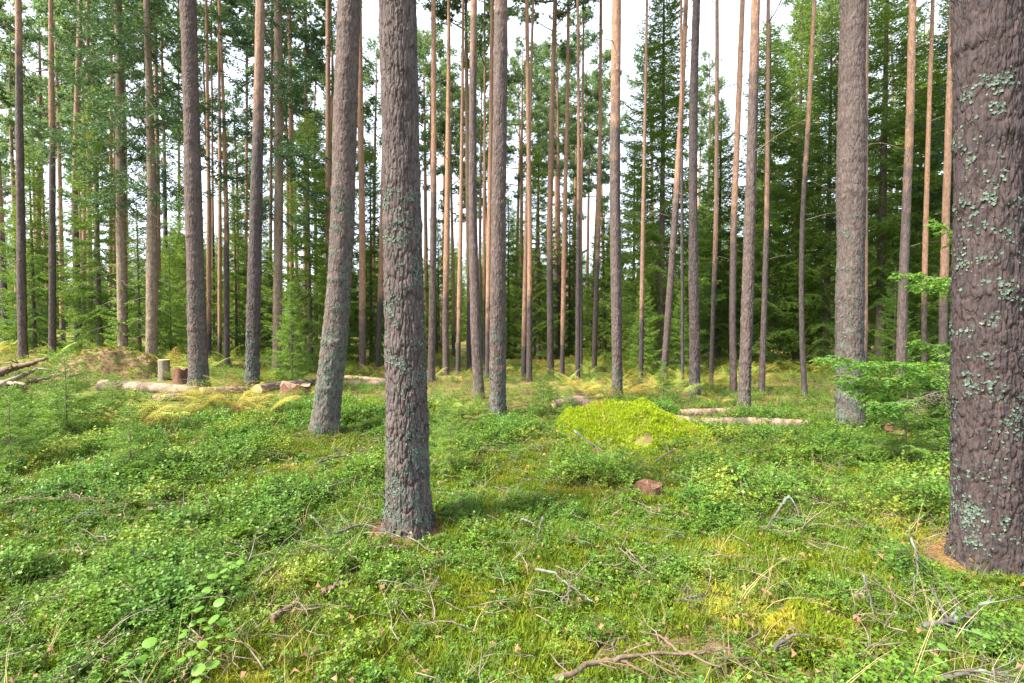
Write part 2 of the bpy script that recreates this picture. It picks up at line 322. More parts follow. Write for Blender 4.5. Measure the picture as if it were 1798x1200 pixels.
def trunk(name, P, R, ring, seg, amp, seed, mat, warm0=99, warm1=100, lich_h=1.0, lich=0.6, zfine=99, flare=0.3, plate=(0.045, 0.13)):
    """P world path (bottom to top), R radii; local origin is P[0]"""
    P = np.asarray(P, float); o = P[0].copy(); P = P - o
    s = np.concatenate([[0], np.cumsum(np.linalg.norm(np.diff(P, axis=0), axis=1))])
    L = s[-1]; t = list(np.arange(0, min(zfine, L), ring)); t += list(np.arange(t[-1] + ring, L, 0.3)) + [L]; t = np.array(t)
    if len(t) > 2 and t[-1] - t[-2] < 1e-3: t = t[:-1]
    # smooth the control polygon
    tt = np.linspace(0, L, 400); k = np.hanning(41); k /= k.sum()
    def sm(col):
        y = np.interp(tt, s, col); yp = np.concatenate([2 * y[0] - y[20:0:-1], y, 2 * y[-1] - y[-2:-22:-1]]); return np.convolve(yp, k, 'valid')
    PP = np.stack([np.interp(t, tt, sm(P[:, c])) for c in range(3)], -1); RR = np.interp(t, tt, sm(R))
    RR = np.maximum(RR, 0.012); r0 = RR[min(5, len(RR) - 1)]
    z = t[:, None]; a = np.arange(seg)[None] * 2 * math.pi / seg; ca, sa = np.cos(a), np.sin(a)
    rr = RR[:, None] * (1 + 0.05 * (vnoise(z * 1.3 + seed, ca * 1.5 + 7, seed) - 0.5) * 2 + 0.05 * (vnoise(z * 1.1, sa * 1.5 + 3, seed + 2) - .5) * 2)
    lob = 1 + 0.35 * (vnoise(ca * 1.9 + 5, sa * 1.9 + seed, seed + 4) - 0.5) * 2
    rr = rr + r0 * flare * lob * np.exp(-z / (0.13 + r0 * 0.6))
    # whorl swellings where old branches sat
    rs = random.Random(seed); zz = 0.5 + rs.random() * 0.5; wh = np.zeros((len(t), seg))
    while zz < min(L, 16):
        ph = rs.random() * 6.28; kk = rs.choice((2, 3, 4))
        wh = wh + np.exp(-((z - zz - 0.02 * np.sin(a * 2 + ph)) / 0.05) ** 2) * (0.35 + 0.65 * np.clip(np.cos(a * kk + ph), 0, 1)) * rs.uniform(0.4, 1)
        zz += rs.uniform(0.38, 0.7)
    rr = rr + wh * np.minimum(0.016, RR[:, None] * 0.11)
    pl = np.zeros((len(t), seg)); fi = np.zeros((len(t), seg))
    if amp:
        circ = 2 * math.pi * RR[:, None].mean(); u = a / (2 * math.pi)
        nu = max(6, round(circ / plate[0])); wu = 0.34 * (fbm(z * 3.2 + 3, ca * 2 + sa * 1.3 + 9, seed, 3) - 0.5) * 2
        f1, f2, rid = cells(np.mod(u * nu + wu * 1.2, nu) + 0 * z, z / plate[1] + wu + 50, nu, seed)
        e = np.clip((f2 - f1) / 0.20, 0, 1)
        nu2 = nu * 3; g1, g2, rid2 = cells(np.mod(u * nu2 + wu, nu2) + 0 * z, z / (plate[1] * 0.30) + 80 + wu, nu2, seed + 31)
        e2 = np.clip((g2 - g1) / 0.18, 0, 1)
        # fissures fade out upward where the bark turns smooth
        fade = (1 - 0.75 * sstep(warm0 - 1.5, warm1, z)) * (0.65 + 0.35 * sstep(3.0, 0.5, z))
        fn = fbm(z * 38, (ca + sa * 1.7) * 60 * r0 * 3, seed + 3, 3) - 0.5
        rr = rr + amp * fade * ((e ** 0.6 - 0.75) * 1.0 + (e2 - 0.5) * 0.30 + (rid2 - 0.5) * 0.60 + (rid - 0.5) * 0.45 + fn * 0.9)
        pl = rid * 0.45 + rid2 * 0.55; fi = (1 - e) * 0.75 * fade + 0 * rid
    T, U, W = frames(PP); U = np.tile([1.0, 0, 0], (len(PP), 1)); U = nrm(U - (U * T).sum(1, keepdims=True) * T); W = np.cross(T, U)
    V = PP[:, None] + rr[..., None] * (ca[..., None] * U[:, None] + sa[..., None] * W[:, None])
    n = len(t); i = np.arange(n - 1)[:, None]; j = np.arange(seg)[None]; j2 = (j + 1) % seg
    Q = np.stack([i * seg + j, i * seg + j2, (i + 1) * seg + j2, (i + 1) * seg + j], -1).reshape(-1, 4)
    warm = sstep(warm0, warm1, z) + 0 * a; lc = lich * np.exp(-np.maximum(z - lich_h * 0.4, 0) / lich_h) + 0 * a
    me = mesh(name, V.reshape(-1, 3), [Q], mat, attrs={'warm': warm.ravel(), 'lich': lc.ravel(), 'plate': pl.ravel(), 'fiss': fi.ravel()}, smooth=True)
    return me, o, PP, RR, V, nrm(ca[..., None] * U[:, None] + sa[..., None] * W[:, None])

def lichen_soup(V, N_, RR, nclump, zlo, zhi, seed, size=0.02, bias=None):
    """ruffled rosettes of leafy lichen sitting on the bark"""
    rs = np.random.RandomState(seed); S = Soup(); z = V[:, :, 2].mean(1); n, seg = V.shape[:2]
    for c in range(nclump):
        f = rs.rand(); zc = zlo + (zhi - zlo) * (f ** 1.3); ac = rs.rand() * 6.28 if bias is None else rs.normal(bias, 1.0)
        for q in range(int(1 + 22 * rs.rand() ** 2.2)):
            zq = zc + rs.normal(0, 0.028); aq = ac + rs.normal(0, 0.026) / max(RR[0], 0.08)
            i = int(np.clip(np.searchsorted(z, zq), 1, n - 2)); j = int((aq / 6.28318) * seg) % seg
            p = V[i, j]; nn = N_[i, j]; r = size * rs.uniform(0.3, 1.1)
            t1 = nrm(np.cross(nn, [0.1, 0.2, 1])); t2 = np.cross(nn, t1)
            k = 9; an = np.arange(k) * 2 * math.pi / k + rs.rand()
            ro = r * rs.uniform(0.55, 1.25, k); lift = rs.uniform(0.1, 0.75, k) * r
            out_ = p + (np.cos(an) * ro)[:, None] * t1 + (np.sin(an) * ro)[:, None] * t2 + lift[:, None] * nn
            inn = p + (np.cos(an + .3) * ro * .5)[:, None] * t1 + (np.sin(an + .3) * ro * .5)[:, None] * t2 + (rs.uniform(0.15, .55, k) * r)[:, None] * nn
            ctr = p + nn * r * 0.15
            VV = np.concatenate([[ctr], inn, out_]); jj = np.arange(k); j2 = (jj + 1) % k
            S.add(VV, T=np.stack([np.zeros(k, int), 1 + jj, 1 + j2], -1), Q=np.stack([1 + jj, 1 + k + jj, 1 + k + j2, 1 + j2], -1))
    return S.mesh('lichen', M['lichen'])

# ------------------------------------------------------------------ crowns
def twigs_needles(S, base, d, length, rs, nl, nw, sp, m=0, wood=True, wr=0.004):
    """herringbone of needle blades along each twig. base,d (n,3); length (n,)"""
    n = len(base)
    side = nrm(np.cross(d, np.array([0, 0, 1.0]) + rs.normal(0, 0.35, (n, 3))))
    k = np.maximum(2, (length / sp).astype(int)); idx = np.repeat(np.arange(n), k)
    pos = np.concatenate([np.arange(q) for q in k]); t = (pos + 0.3) / np.repeat(k, k)
    sg = np.where(pos % 2 == 0, 1.0, -1.0)
    drop = np.zeros((len(idx), 3)); drop[:, 2] = -0.25 * (t * length[idx]) * t
    b = base[idx] + d[idx] * (t * length[idx])[:, None] + drop
    dirn = nrm(d[idx] * 0.75 + side[idx] * (sg * rs.uniform(0.5, 1.0, len(idx)))[:, None] + rs.normal(0, 0.18, (len(idx), 3)))
    ll = nl * rs.uniform(0.7, 1.25, len(idx)); up = nrm(np.cross(dirn, rs.normal(0, 1, (len(idx), 3))))
    w2 = nw * 0.5
    S.tris(np.stack([b - up * w2, b + up * w2, b + dirn * ll[:, None]], 1), m)
    # tips
    e = base + d * length[:, None]; e[:, 2] -= 0.25 * length
    upp = nrm(np.cross(d, rs.normal(0, 1, (n, 3)))); bb = e - d * nl * 0.6
    S.tris(np.stack([bb - upp * w2, bb + upp * w2, e + d * nl * 0.7], 1), m)

def spruce_mesh(name, seed, H, R, z0, step=0.26, per=5, nl=0.085, nw=0.040, sp=0.042, tw=0.080, mat=None, hang=0.25, lowgap=0.0, wr=0.012):
    rs = np.random.RandomState(seed); S = Soup(); z = z0; k = 0; az0 = rs.rand() * 6.28
    while z < H - 0.05 * H * 0.3:
        f = (z - z0) / (H - z0); L0 = R * (1 - f) ** 0.75 * (0.55 + 0.45 * min(1, f * 5 + 0.3)) + 0.04 * R
        for q in range(per):
            if rs.rand() < 0.10 + lowgap * (1 - f): continue
            az = az0 + q * 6.283 / per + rs.normal(0, 0.3) + k * 0.9; L = L0 * rs.uniform(0.65, 1.18)
            zz = z + rs.uniform(-0.4, 0.4) * step
            el = math.radians(-22 + 52 * f + rs.normal(0, 6)); n = 7; t = np.linspace(0, 1, n)
            hx = math.cos(az); hy = math.sin(az)
            rad = L * t * math.cos(el); zc = zz + L * t * math.sin(el) - hang * L * 0.35 * np.sin(t * 2.6) + 0.16 * L * t ** 2.2
            P = np.stack([rad * hx, rad * hy, zc], -1) + rs.normal(0, 0.01 * L, (n, 3)) * t[:, None]
            S.tube(P, wr * (L / max(R, .1)) * (1.1 - t), 3, 1, False)
            mt = max(4, int(L / tw) * 2); tt = np.linspace(0.12 + 0.25 * (1 - f) * rs.rand(), 1.0, mt)
            B = np.stack([np.interp(tt, t, P[:, c]) for c in range(3)], -1)
            tan = nrm(np.stack([np.interp(tt, t, np.gradient(P[:, c])) for c in range(3)], -1))
            lat = nrm(np.cross(tan, [0, 0, 1.0])); sg = np.where(np.arange(mt) % 2 == 0, 1., -1.)
            D = nrm(tan * rs.uniform(0.5, 1.0, mt)[:, None] + lat * (sg * rs.uniform(0.6, 1.1, mt))[:, None] + np.array([0, 0, -1.0]) * rs.uniform(0, 0.55, mt)[:, None] * (0.4 + hang))
            ln = (0.36 * L * (1.02 - tt) ** 0.8 * (0.4 + 0.6 * np.minimum(1, tt * 3)) + 0.07 * R ** .5) * rs.uniform(0.6, 1.2, mt)
            twigs_needles(S, B, D, ln, rs, nl, nw, sp)
        z += step * rs.uniform(0.75, 1.25) * (1 - 0.35 * f); k += 1
    # bare dead twigs low on the stem
    if z0 > 1.0:
        for q in range(int(z0 * 9)):
            zz = rs.uniform(0.8, z0 + 0.5); az = rs.rand() * 6.28; L = rs.uniform(0.3, 0.9) * min(R, 1.3)
            t = np.linspace(0, 1, 4); P = np.stack([L * t * math.cos(az), L * t * math.sin(az), zz - 0.35 * L * t ** 1.5], -1)
            S.tube(P, 0.008 * (1.15 - t), 3, 1, False)
    return S.mesh(name, [mat or M['needle'], M['twig']])

def pine_crown_mesh(name, seed, Hc, R, ntuft=11):
    """local origin at crown base, stem runs to Hc"""
    rs = np.random.RandomState(seed); S = Soup(); nb = int(Hc * 4.2)
    for b in range(nb):
        f = (b + rs.rand()) / nb; z = f * Hc * 0.97; az = rs.rand() * 6.28; L = R * (0.35 + 0.75 * math.sin(math.pi * min(1, 0.25 + f * 0.72)) ** 1.0) * rs.uniform(0.55, 1.15)
        if rs.rand() < 0.18 * (1 - f): L *= 0.4
        el = math.radians(rs.uniform(-8, 22) + 38 * f); n = 6; t = np.linspace(0, 1, n)
        P = np.stack([L * t * math.cos(el) * math.cos(az), L * t * math.cos(el) * math.sin(az), z + L * t * math.sin(el) + 0.15 * L * t ** 2], -1)
        P += np.cumsum(rs.normal(0, 0.035 * L, (n, 3)), 0) * t[:, None]
        S.tube(P, 0.028 * (L / R) * (1.1 - t), 4, 1, False)
        m = int(10 + L * 9)
        for q in range(m):
            tt = rs.uniform(0.35, 1.0); B = np.array([np.interp(tt, t, P[:, c]) for c in range(3)])
            D = nrm(np.array([math.cos(az), math.sin(az), 0.25]) + rs.normal(0, 0.75, 3)); D[2] = abs(D[2]) * 0.8 - 0.05
            l2 = rs.uniform(0.15, 0.55) * (1.2 - 0.5 * tt); E = B + D * l2
            S.tube(np.stack([B, (B + E) / 2 + rs.normal(0, .02, 3), E]), [0.008, 0.006, 0.003], 3, 1, False)
            nt_ = rs.randint(4, 7); T0 = E + rs.normal(0, 0.07, (nt_, 3)) - D * rs.uniform(0, 0.12, (nt_, 1))
            TD = nrm(D + rs.normal(0, 0.45, (nt_, 3)) + np.array([0, 0, 0.25]))
            c = np.repeat(T0, ntuft, 0); dd = nrm(np.repeat(TD, ntuft, 0) * 0.75 + rs.normal(0, 0.55, (nt_ * ntuft, 3)))
            up = nrm(np.cross(dd, rs.normal(0, 1, dd.shape))) * 0.017; ll = rs.uniform(0.07, 0.13, (len(dd), 1))
            S.tris(np.stack([c - up, c + up, c + dd * ll], 1), 0)
    return S.mesh(name, [M['pine_needle'], M['twig']])

PC = [pine_crown_mesh('crown', 100 + k, h, r) for k, (h, r) in enumerate([(7.5, 1.7), (6.5, 1.9), (8.5, 1.6), (7.0, 1.4), (5.5, 1.5)])]
PCH = [7.5, 6.5, 8.5, 7.0, 5.5]

def deadbranch(seed, L):
    rs = np.random.RandomState(seed); S = Soup(); n = 7; t = np.linspace(0, 1, n)
    P = np.stack([L * t, 0.06 * L * np.sin(t * 4), (rs.uniform(-.25, .45)) * L * t - 0.2 * L * t ** 2], -1) + rs.normal(0, 0.02 * L, (n, 3)) * t[:, None]
    S.tube(P, 0.011 * (1.1 - t) * (0.6 + L * .4), 5)
    for q in range(int(3 + L * 5)):
        a = rs.uniform(0.3, 1); B = np.array([np.interp(a, t, P[:, c]) for c in range(3)]); l2 = rs.uniform(0.08, 0.3) * L
        E = B + l2 * nrm(np.array([0.8, rs.choice([-1, 1]) * rs.uniform(.4, 1), rs.uniform(-.4, .4)])); S.tube(np.stack([B, (B + E) / 2 + rs.normal(0, .01, 3), E]), [0.004, 0.003, 0.002], 3)
    return S.mesh('dead_branch', M['twig'])
DB = [deadbranch(5 + k, l) for k, l in enumerate([0.25, 0.5, 0.8, 1.1, 0.15, 0.7])]

PINEG = 'tall pines standing in the forest'
OCC = []          # (x, y, radius) kept free of undergrowth
SOFT = []         # the same for tall shrubs only
def pine(pts, label, warm=(7, 10), lich=(0.8, 0.5), H=20, Y=None, seed=0, detail=0, ndead=0, base_z=None, kind='pine', extra=0, hide=False):
    """pts: [(px, py, width_px), ...] from the base up, traced at the trunk's own distance"""
    bx, by, bw = pts[0]
    if Y is None: g = gp(bx, by); Y = g[1]
    else: p = at(bx, by, Y); g = np.array([p[0], Y, float(ground(p[0], Y))])
    t = (bx - CX) / F; sc_ = math.sqrt(1 + t * t)
    P = [np.array([g[0], Y, float(ground(g[0], Y)) - 0.12])]; R = [bw * Y / (2 * F * sc_) * 0.88]
    zb = P[0][2]
    for (x, y, w_) in pts[1:]:
        p = at(x, y, Y); p[1] = Y; P.append(p); R.append(w_ * Y / (2 * F * sc_))
    top = P[-1]; d = (P[-1] - P[-2]) / max(P[-1][2] - P[-2][2], .1); d[0] *= 0.6; d = np.array([d[0], 0, 1.0])
    H = max(H, top[2] + 3.5); rt = R[-1]
    for f in (0.35, 0.7, 1.0):
        P.append(top + d * (H - top[2]) * f); R.append(rt * (1 - 0.9 * f) if f < 1 else 0.02)
    P = np.array(P); R = np.array(R)
    ring, seg, amp, plate = [(0.30, 14, 0, None), (0.035, 40, 0.008, (0.04, .16)), (0.018, 96, 0.013, (0.036, 0.17)), (0.009, 220, 0.0135, (0.032, 0.17))][detail]
    if detail == 0: ring = 0.12
    zf = top[2] + 0.6
    mat = (M['shaded_bark'] if seed == 2 else M['bark']) if kind == 'pine' else M['spruce_bark']
    me, o, PP, RR, V, Nn = trunk('trunk', P, R, ring, seg, amp, seed * 7 + 13, mat, warm[0], warm[1], lich[0], lich[1], zf if detail else 99, 0.55, plate or (.05, .13))
    root = thing('pine_tree' if kind == 'pine' else 'spruce_tree', (g[0], Y, o[2] + 0.12), label, 'tree', PINEG if kind == 'pine' else 'spruces among the pines')
    tr = link('trunk', me, root, (0, 0, -0.12))
    rs = random.Random(seed)
    if kind == 'pine':
        k = seed % 5; hc = PCH[k]; s_ = rs.uniform(0.9, 1.15)
        zt = PP[-1][2] - hc * s_ * 0.98; cx = np.interp(zt, PP[:, 2], PP[:, 0])
        link('crown', PC[k], root, (cx, 0, zt - 0.12), (0, math.atan2(PP[-1][0] - cx, hc), rs.random() * 6.28), s_)
    for q in range(ndead):
        z = rs.uniform(3.0, min(13, H - 7)); x = np.interp(z, PP[:, 2], PP[:, 0]); r = np.interp(z, PP[:, 2], RR)
        a = rs.random() * 6.28; b = link('dead_branch', DB[rs.randrange(6)], root, (x + r * .9 * math.cos(a), r * .9 * math.sin(a), z - .12), (0, 0, a), rs.uniform(.7, 1.2))
    OCC.append((g[0], Y, R[0] * 1.25))
    return root, me, PP, RR, V, Nn, R[0]

# --- the trunks one can tell apart, traced in the photograph, near ones first
near = []
near.append(pine([(718, 928, 80), (717, 850, 74), (714, 700, 71), (709, 500, 66), (705, 300, 64), (701, 120, 63), (699, 0, 63)],
     'nearest grey-brown pine trunk left of centre, rising from the front bilberries', (9, 13), (1.6, 0.45), 21, None, 1, 3))
near.append(pine([(1742, 985, 150), (1738, 850, 140), (1736, 700, 133), (1735, 400, 128), (1734, 150, 124), (1733, 0, 122)],
     'massive dark brown pine trunk at the right edge, the widest trunk of all', (9, 13), (1.2, 0.3), 22, None, 2, 3))
near.append(pine([(568, 762, 50), (577, 690, 49), (588, 600, 45), (596, 500, 42), (601, 400, 42), (606, 200, 41), (613, 0, 38)],
     'thick pine leaning right with a lichen-crusted base, just left of the nearest trunk', (10, 13), (2.6, 0.55), 21, None, 3, 2))
near.append(pine([(1493, 768, 54), (1492, 600, 52), (1493, 400, 50), (1496, 200, 48), (1499, 0, 47)],
     'thick straight pine left of the massive right-hand trunk, with a spruce bough crossing its foot', (12, 15), (2.2, 0.6), 22, None, 4, 2))
near.append(pine([(349, 682, 36), (346, 560, 34), (341, 400, 31), (336, 200, 29), (330, 0, 28)],
     'thick grey pine behind the golden bracken on the left', (9, 12), (1.2, 0.55), 21, None, 5, 2, 2))
near.append(pine([(442, 677, 26), (445, 560, 24), (449, 400, 22), (454, 200, 19), (457, 0, 16)],
     'pale pine with salmon upper bark, right of the thick grey pine on the left', (4.5, 8.5), (1.2, 0.6), 21, None, 6, 2, 2))
near.append(pine([(874, 730, 29), (874, 600, 27), (875, 400, 25), (878, 200, 24), (880, 0, 23)],
     'sturdy straight pine in the middle of the picture with a lichen-speckled foot', (5.5, 9), (1.2, 0.6), 21, None, 7, 2, 2))
near.append(pine([(842, 700, 20), (836, 600, 18), (830, 400, 15), (830, 200, 13), (832, 0, 11)],
     'slimmer bowed pine close to the left of the sturdy middle pine', (6, 10), (1.2, 0.5), 20, None, 8, 1, 2))
near.append(pine([(1084, 702, 20), (1083, 560, 18), (1080, 400, 18), (1080, 200, 17), (1083, 0, 15)],
     'reddish brown pine rising directly behind the mossy boulder', (3.5, 9), (1.0, 0.5), 20, None, 9, 2, 3))
near.append(pine([(1220, 698, 20), (1219, 600, 18), (1217, 400, 15), (1217, 200, 14), (1223, 0, 12)],
     'grey straight pine between the boulder and the pink logs, its foot dark and fissured', (9, 13), (1.2, 0.5), 20, None, 10, 2, 2))
near.append(pine([(1306, 727, 24), (1310, 600, 21), (1316, 400, 19), (1322, 200, 17), (1327, 0, 15)],
     'pinkish grey pine standing directly behind the peeled logs, leaning slightly right', (4.5, 9), (1.0, 0.5), 20, None, 11, 2, 2))

mid = [
 ([(1288, 698, 14), (1286, 560, 12), (1288, 400, 11), (1296, 200, 10), (1304, 0, 8)], 'slim tan pine tight to the left of the pine behind the logs', (2, 6), 3),
 ([(1337, 696, 12), (1341, 560, 10), (1346, 400, 9), (1348, 200, 7), (1349, 0, 6)], 'slim pinkish pine tight to the right of the pine behind the logs', (2, 6), 2),
 ([(1414, 700, 11), (1408, 600, 10), (1407, 480, 9), (1409, 370, 9), (1419, 220, 8), (1430, 0, 7)], 'slender curved pine bowing between the logs and the thick pine with the bough', (3, 8), 3),
 ([(1164, 674, 12), (1173, 560, 12), (1184, 400, 11), (1196, 200, 9), (1205, 0, 7)], 'slanting pale pine leaning right behind the boulder', (3, 8), 4),
 ([(1248, 686, 9), (1252, 550, 8), (1257, 400, 8), (1259, 200, 7), (1259, 0, 6)], 'thin orange pine right of the grey straight pine by the logs', (1.5, 5), 2),
 ([(1581, 716, 20), (1583, 600, 18), (1590, 400, 16), (1598, 200, 15), (1603, 0, 13)], 'ringed brown pine with branch scars right of the thick pine with the bough', (2, 8), 4),
 ([(1622, 690, 11), (1623, 500, 11), (1628, 300, 9), (1638, 0, 7)], 'thin rusty pine between the ringed pine and the massive right-hand trunk', (1, 4), 3),
 ([(1654, 700, 16), (1656, 560, 16), (1660, 400, 14), (1668, 150, 12), (1672, 0, 10)], 'tan pine half hidden by the left edge of the massive right-hand trunk', (1, 4), 2),
 ([(1517, 690, 12), (1518, 500, 12), (1518, 300, 11), (1520, 90, 10), (1521, 0, 10)], 'orange pine hidden but for a sliver behind the thick pine with the bough', (0, 3), 0),
 ([(757, 669, 14), (759, 560, 12), (761, 400, 11), (762, 200, 9), (761, 0, 8)], 'first slim pine to the right of the nearest trunk', (3, 8), 3),
 ([(783, 659, 12), (782, 560, 11), (785, 400, 10), (788, 130, 7), (788, 0, 5)], 'tan pine second to the right of the nearest trunk', (1, 5), 5),
 ([(804, 659, 9), (807, 500, 8), (809, 400, 7), (812, 150, 5), (813, 0, 4)], 'thin orange pine third to the right of the nearest trunk', (0, 3), 3),
 ([(825, 648, 10), (824, 540, 9), (822, 400, 8), (820, 200, 7), (818, 0, 5)], 'small pine trunk behind the left side of the bowed pine', (1, 5), 0),
 ([(856, 664, 10), (857, 540, 9), (859, 400, 8), (863, 130, 7), (864, 0, 6)], 'light orange pine in the gap between the bowed and the sturdy middle pine', (0, 4), 2),
 ([(850, 648, 5), (850, 400, 5), (851, 240, 4), (851, 0, 3)], 'hair-thin pine seen in the gap left of the light orange pine', (1, 5), 0),
 ([(637, 657, 13), (636, 540, 12), (636, 400, 11), (633, 200, 10), (631, 0, 8)], 'bright orange pine in the gap between the leaning and the nearest trunk', (0.5, 3.5), 3),
 ([(663, 656, 10), (667, 540, 10), (671, 400, 9), (676, 200, 8), (680, 0, 7)], 'pale pinkish pine touching the left edge of the nearest trunk', (0.5, 5), 0),
 ([(929, 671, 11), (930, 540, 9), (930, 400, 8), (927, 200, 7), (925, 0, 6)], 'pale tan pine, first slim one right of the sturdy middle pine', (1, 4), 5),
 ([(919, 669, 10), (921, 540, 8), (924, 400, 7), (931, 200, 5), (936, 0, 4)], 'rusty thin pine crossing behind the pale tan pine', (0, 3), 0),
 ([(967, 660, 13), (966, 540, 11), (965, 400, 10), (969, 200, 9), (975, 0, 7)], 'reddish straight pine midway between the sturdy middle pine and the one behind the boulder', (2, 6), 2),
 ([(987, 662, 9), (989, 540, 8), (991, 400, 8), (996, 200, 6), (998, 0, 5)], 'thin rusty pine just right of the reddish straight pine', (0, 3), 4),
 ([(1014, 668, 10), (1015, 540, 9), (1016, 400, 7), (1016, 200, 5), (1014, 0, 4)], 'thin brown pine two places left of the pine behind the boulder', (3, 7), 4),
 ([(1043, 657, 10), (1046, 540, 9), (1051, 400, 7), (1054, 200, 6), (1055, 0, 5)], 'thin pale pine next left of the pine behind the boulder', (2, 6), 3),
 ([(1021, 655, 5), (1020, 400, 5), (1023, 200, 4), (1025, 0, 3)], 'hair-thin pine beside the thin brown pine', (2, 6), 0),
 ([(1125, 672, 9), (1127, 540, 8), (1129, 400, 7), (1134, 130, 5), (1136, 0, 4)], 'tan pine rising inside the young spruces right of the boulder pine', (1, 3), 0),
 ([(1199, 680, 6), (1198, 500, 6), (1197, 300, 5), (1196, 0, 4)], 'thin dark pine right behind the slanting pale pine', (5, 9), 0),
]
left = [
 ([(40, 627, 20), (38, 520, 18), (37, 400, 16), (34, 200, 14), (32, 0, 12)], 'dark straight pine at the far left edge', (7, 11), 3, 15.5),
 ([(92, 638, 15), (92, 500, 13), (92, 300, 12), (90, 100, 10), (89, 0, 8)], 'second pine from the left edge, its trunk veiled by spruce sprays', (5, 9), 2, 16),
 ([(138, 622, 15), (135, 500, 14), (131, 350, 12), (136, 150, 10), (141, 0, 8)], 'third pine from the left edge, brown behind hanging grey twigs', (3, 8), 2, 18),
 ([(159, 625, 12), (158, 500, 11), (156, 350, 9), (154, 0, 6)], 'rust-coloured pine right beside the third pine from the left edge', (1, 5), 1, 21),
 ([(194, 628, 8), (194, 450, 8), (195, 250, 6), (196, 0, 4)], 'orange slim pine just left of the mossy spruce stem', (0, 4), 1, 25),
 ([(201, 628, 8), (201, 450, 7), (202, 250, 6), (203, 0, 4)], 'orange slim pine touching the left side of the mossy spruce stem', (0, 4), 0, 26),
 ([(277, 630, 10), (278, 480, 10), (276, 280, 9), (272, 0, 6)], 'warm orange pine showing right of the broad dark stem on the left', (0, 3), 0, 20),
 ([(292, 635, 9), (291, 450, 9), (288, 250, 6), (282, 0, 4)], 'thin grey pine behind the warm orange one on the left', (6, 10), 1, 22),
 ([(315, 632, 5), (315, 450, 5), (314, 250, 4), (313, 0, 3)], 'very thin orange pine left of the thick grey pine', (0, 3), 0, 28),
 ([(368, 643, 9), (367, 500, 9), (366, 300, 7), (362, 0, 5)], 'tan pine first right of the thick grey pine', (0, 3), 1, 19),
 ([(375, 645, 5), (375, 500, 5), (373, 300, 4), (371, 0, 3)], 'very thin dark pine second right of the thick grey pine', (4, 8), 0, 24),
 ([(386, 645, 8), (386, 500, 8), (386, 300, 6), (384, 0, 4)], 'orange pine third right of the thick grey pine', (0, 2), 1, 20),
 ([(398, 650, 12), (398, 520, 10), (398, 400, 9), (393, 200, 6), (385, 0, 5)], 'brown pine with a kinked thin top, left of the pale salmon-barked pine', (2, 6), 3, 15.5),
 ([(432, 648, 6), (432, 450, 6), (433, 250, 5), (434, 0, 4)], 'thin tan pine touching the left of the pale salmon-barked pine', (0, 4), 0, 24),
 ([(475, 650, 6), (475, 450, 6), (476, 250, 5), (478, 0, 4)], 'thin orange pine in the gap left of the dark grey spruce stem', (0, 3), 0, 24),
 ([(512, 652, 9), (512, 500, 9), (511, 300, 8), (508, 0, 6)], 'pink-grey pine right of the dark grey spruce stem', (1, 5), 1, 19),
 ([(535, 650, 8), (536, 480, 8), (536, 300, 6), (537, 0, 4)], 'orange pine among drooping sprays left of the leaning trunk', (0, 3), 0, 22),
 ([(577, 655, 10), (577, 480, 10), (576, 300, 9), (576, 0, 8)], 'orange pine whose upper stem shows close left of the leaning trunk', (0, 3), 1, 18),
]
sd_ = 20
for pts, lab, wm, nd in mid:
    sd_ += 1; pine(pts, lab, wm, (0.6, 0.45), 18 + (sd_ * 7) % 5, None, sd_, 1 if pts[0][2] >= 12 else 0, nd * 2)
for pts, lab, wm, nd, Y in left:
    sd_ += 1; pine(pts, lab, wm, (0.6, 0.45), 18 + (sd_ * 7) % 5, Y, sd_, 1 if pts[0][2] >= 14 else 0, nd * 2)

for k, (ix, ncl, zhi, size) in enumerate([(0, 420, 2.7, 0.0115), (1, 380, 3.2, 0.0115), (2, 480, 3.8, 0.012), (3, 480, 3.5, 0.012), (4, 160, 2.4, 0.015), (6, 110, 1.7, 0.015), (8, 30, 1.0, .02), (5, 70, 1.6, .022)]):
    root, me, PP, RR, V, Nn, r0 = near[ix]
    l = link('lichen', lichen_soup(V, Nn, RR, ncl, 0.14, zhi, 60 + k, size), root, (0, 0, -0.12)); l['kind'] = 'stuff'; l['label'] = 'pale blue-green leafy lichen dotting the bark'

gme = bpy.data.objects['ground'].data; du = np.zeros(GX.size); gxf, gyf = GX.ravel(), GY.ravel()
for a, b, c in OCC: du = np.maximum(du, np.exp(-(((gxf - a) ** 2 + (gyf - b) ** 2) / (c * 1.0 + .16) ** 2) ** 1.2))
ga = gme.attributes.new('duff', 'FLOAT', 'POINT'); ga.data.foreach_set('value', du.astype(np.float32))
# ------------------------------------------------------------------ spruces
SPV = {}
def spv(key, *a, **k):
    if key not in SPV: SPV[key] = (spruce_mesh('crown', *a, **k), a[1])
    return SPV[key]
spv('A', 201, 14.0, 2.1, 1.2, 0.25, 6)
spv('B', 202, 12.0, 1.9, 0.7, 0.24, 6)
spv('C', 203, 16.0, 2.0, 3.0, 0.28, 6)
spv('D', 204, 9.0, 1.7, 0.4, 0.22, 6)
spv('E', 205, 17.0, 2.1, 5.0, 0.46, 4, hang=0.9, lowgap=0.30, mat=M['needle_cool'])
spv('F', 206, 6.0, 1.3, 0.4, 0.22, 5, mat=M['needle_light'])
def spruce_trunk(h, r, seed):
    P = np.array([[0, 0, -0.12], [0.02, 0, h * .5], [0, 0, h]]); R = np.array([r, r * .55, 0.015])
    return trunk('trunk', P, R, 0.3, 12, 0, seed, M['spruce_bark'], 99, 100, 1.0, 0.5, 99, 0.25)[0]
SPT = {k: spruce_trunk(v[1], 0.0085 * v[1] + 0.015, 300 + i_) for i_, (k, v) in enumerate(SPV.items())}
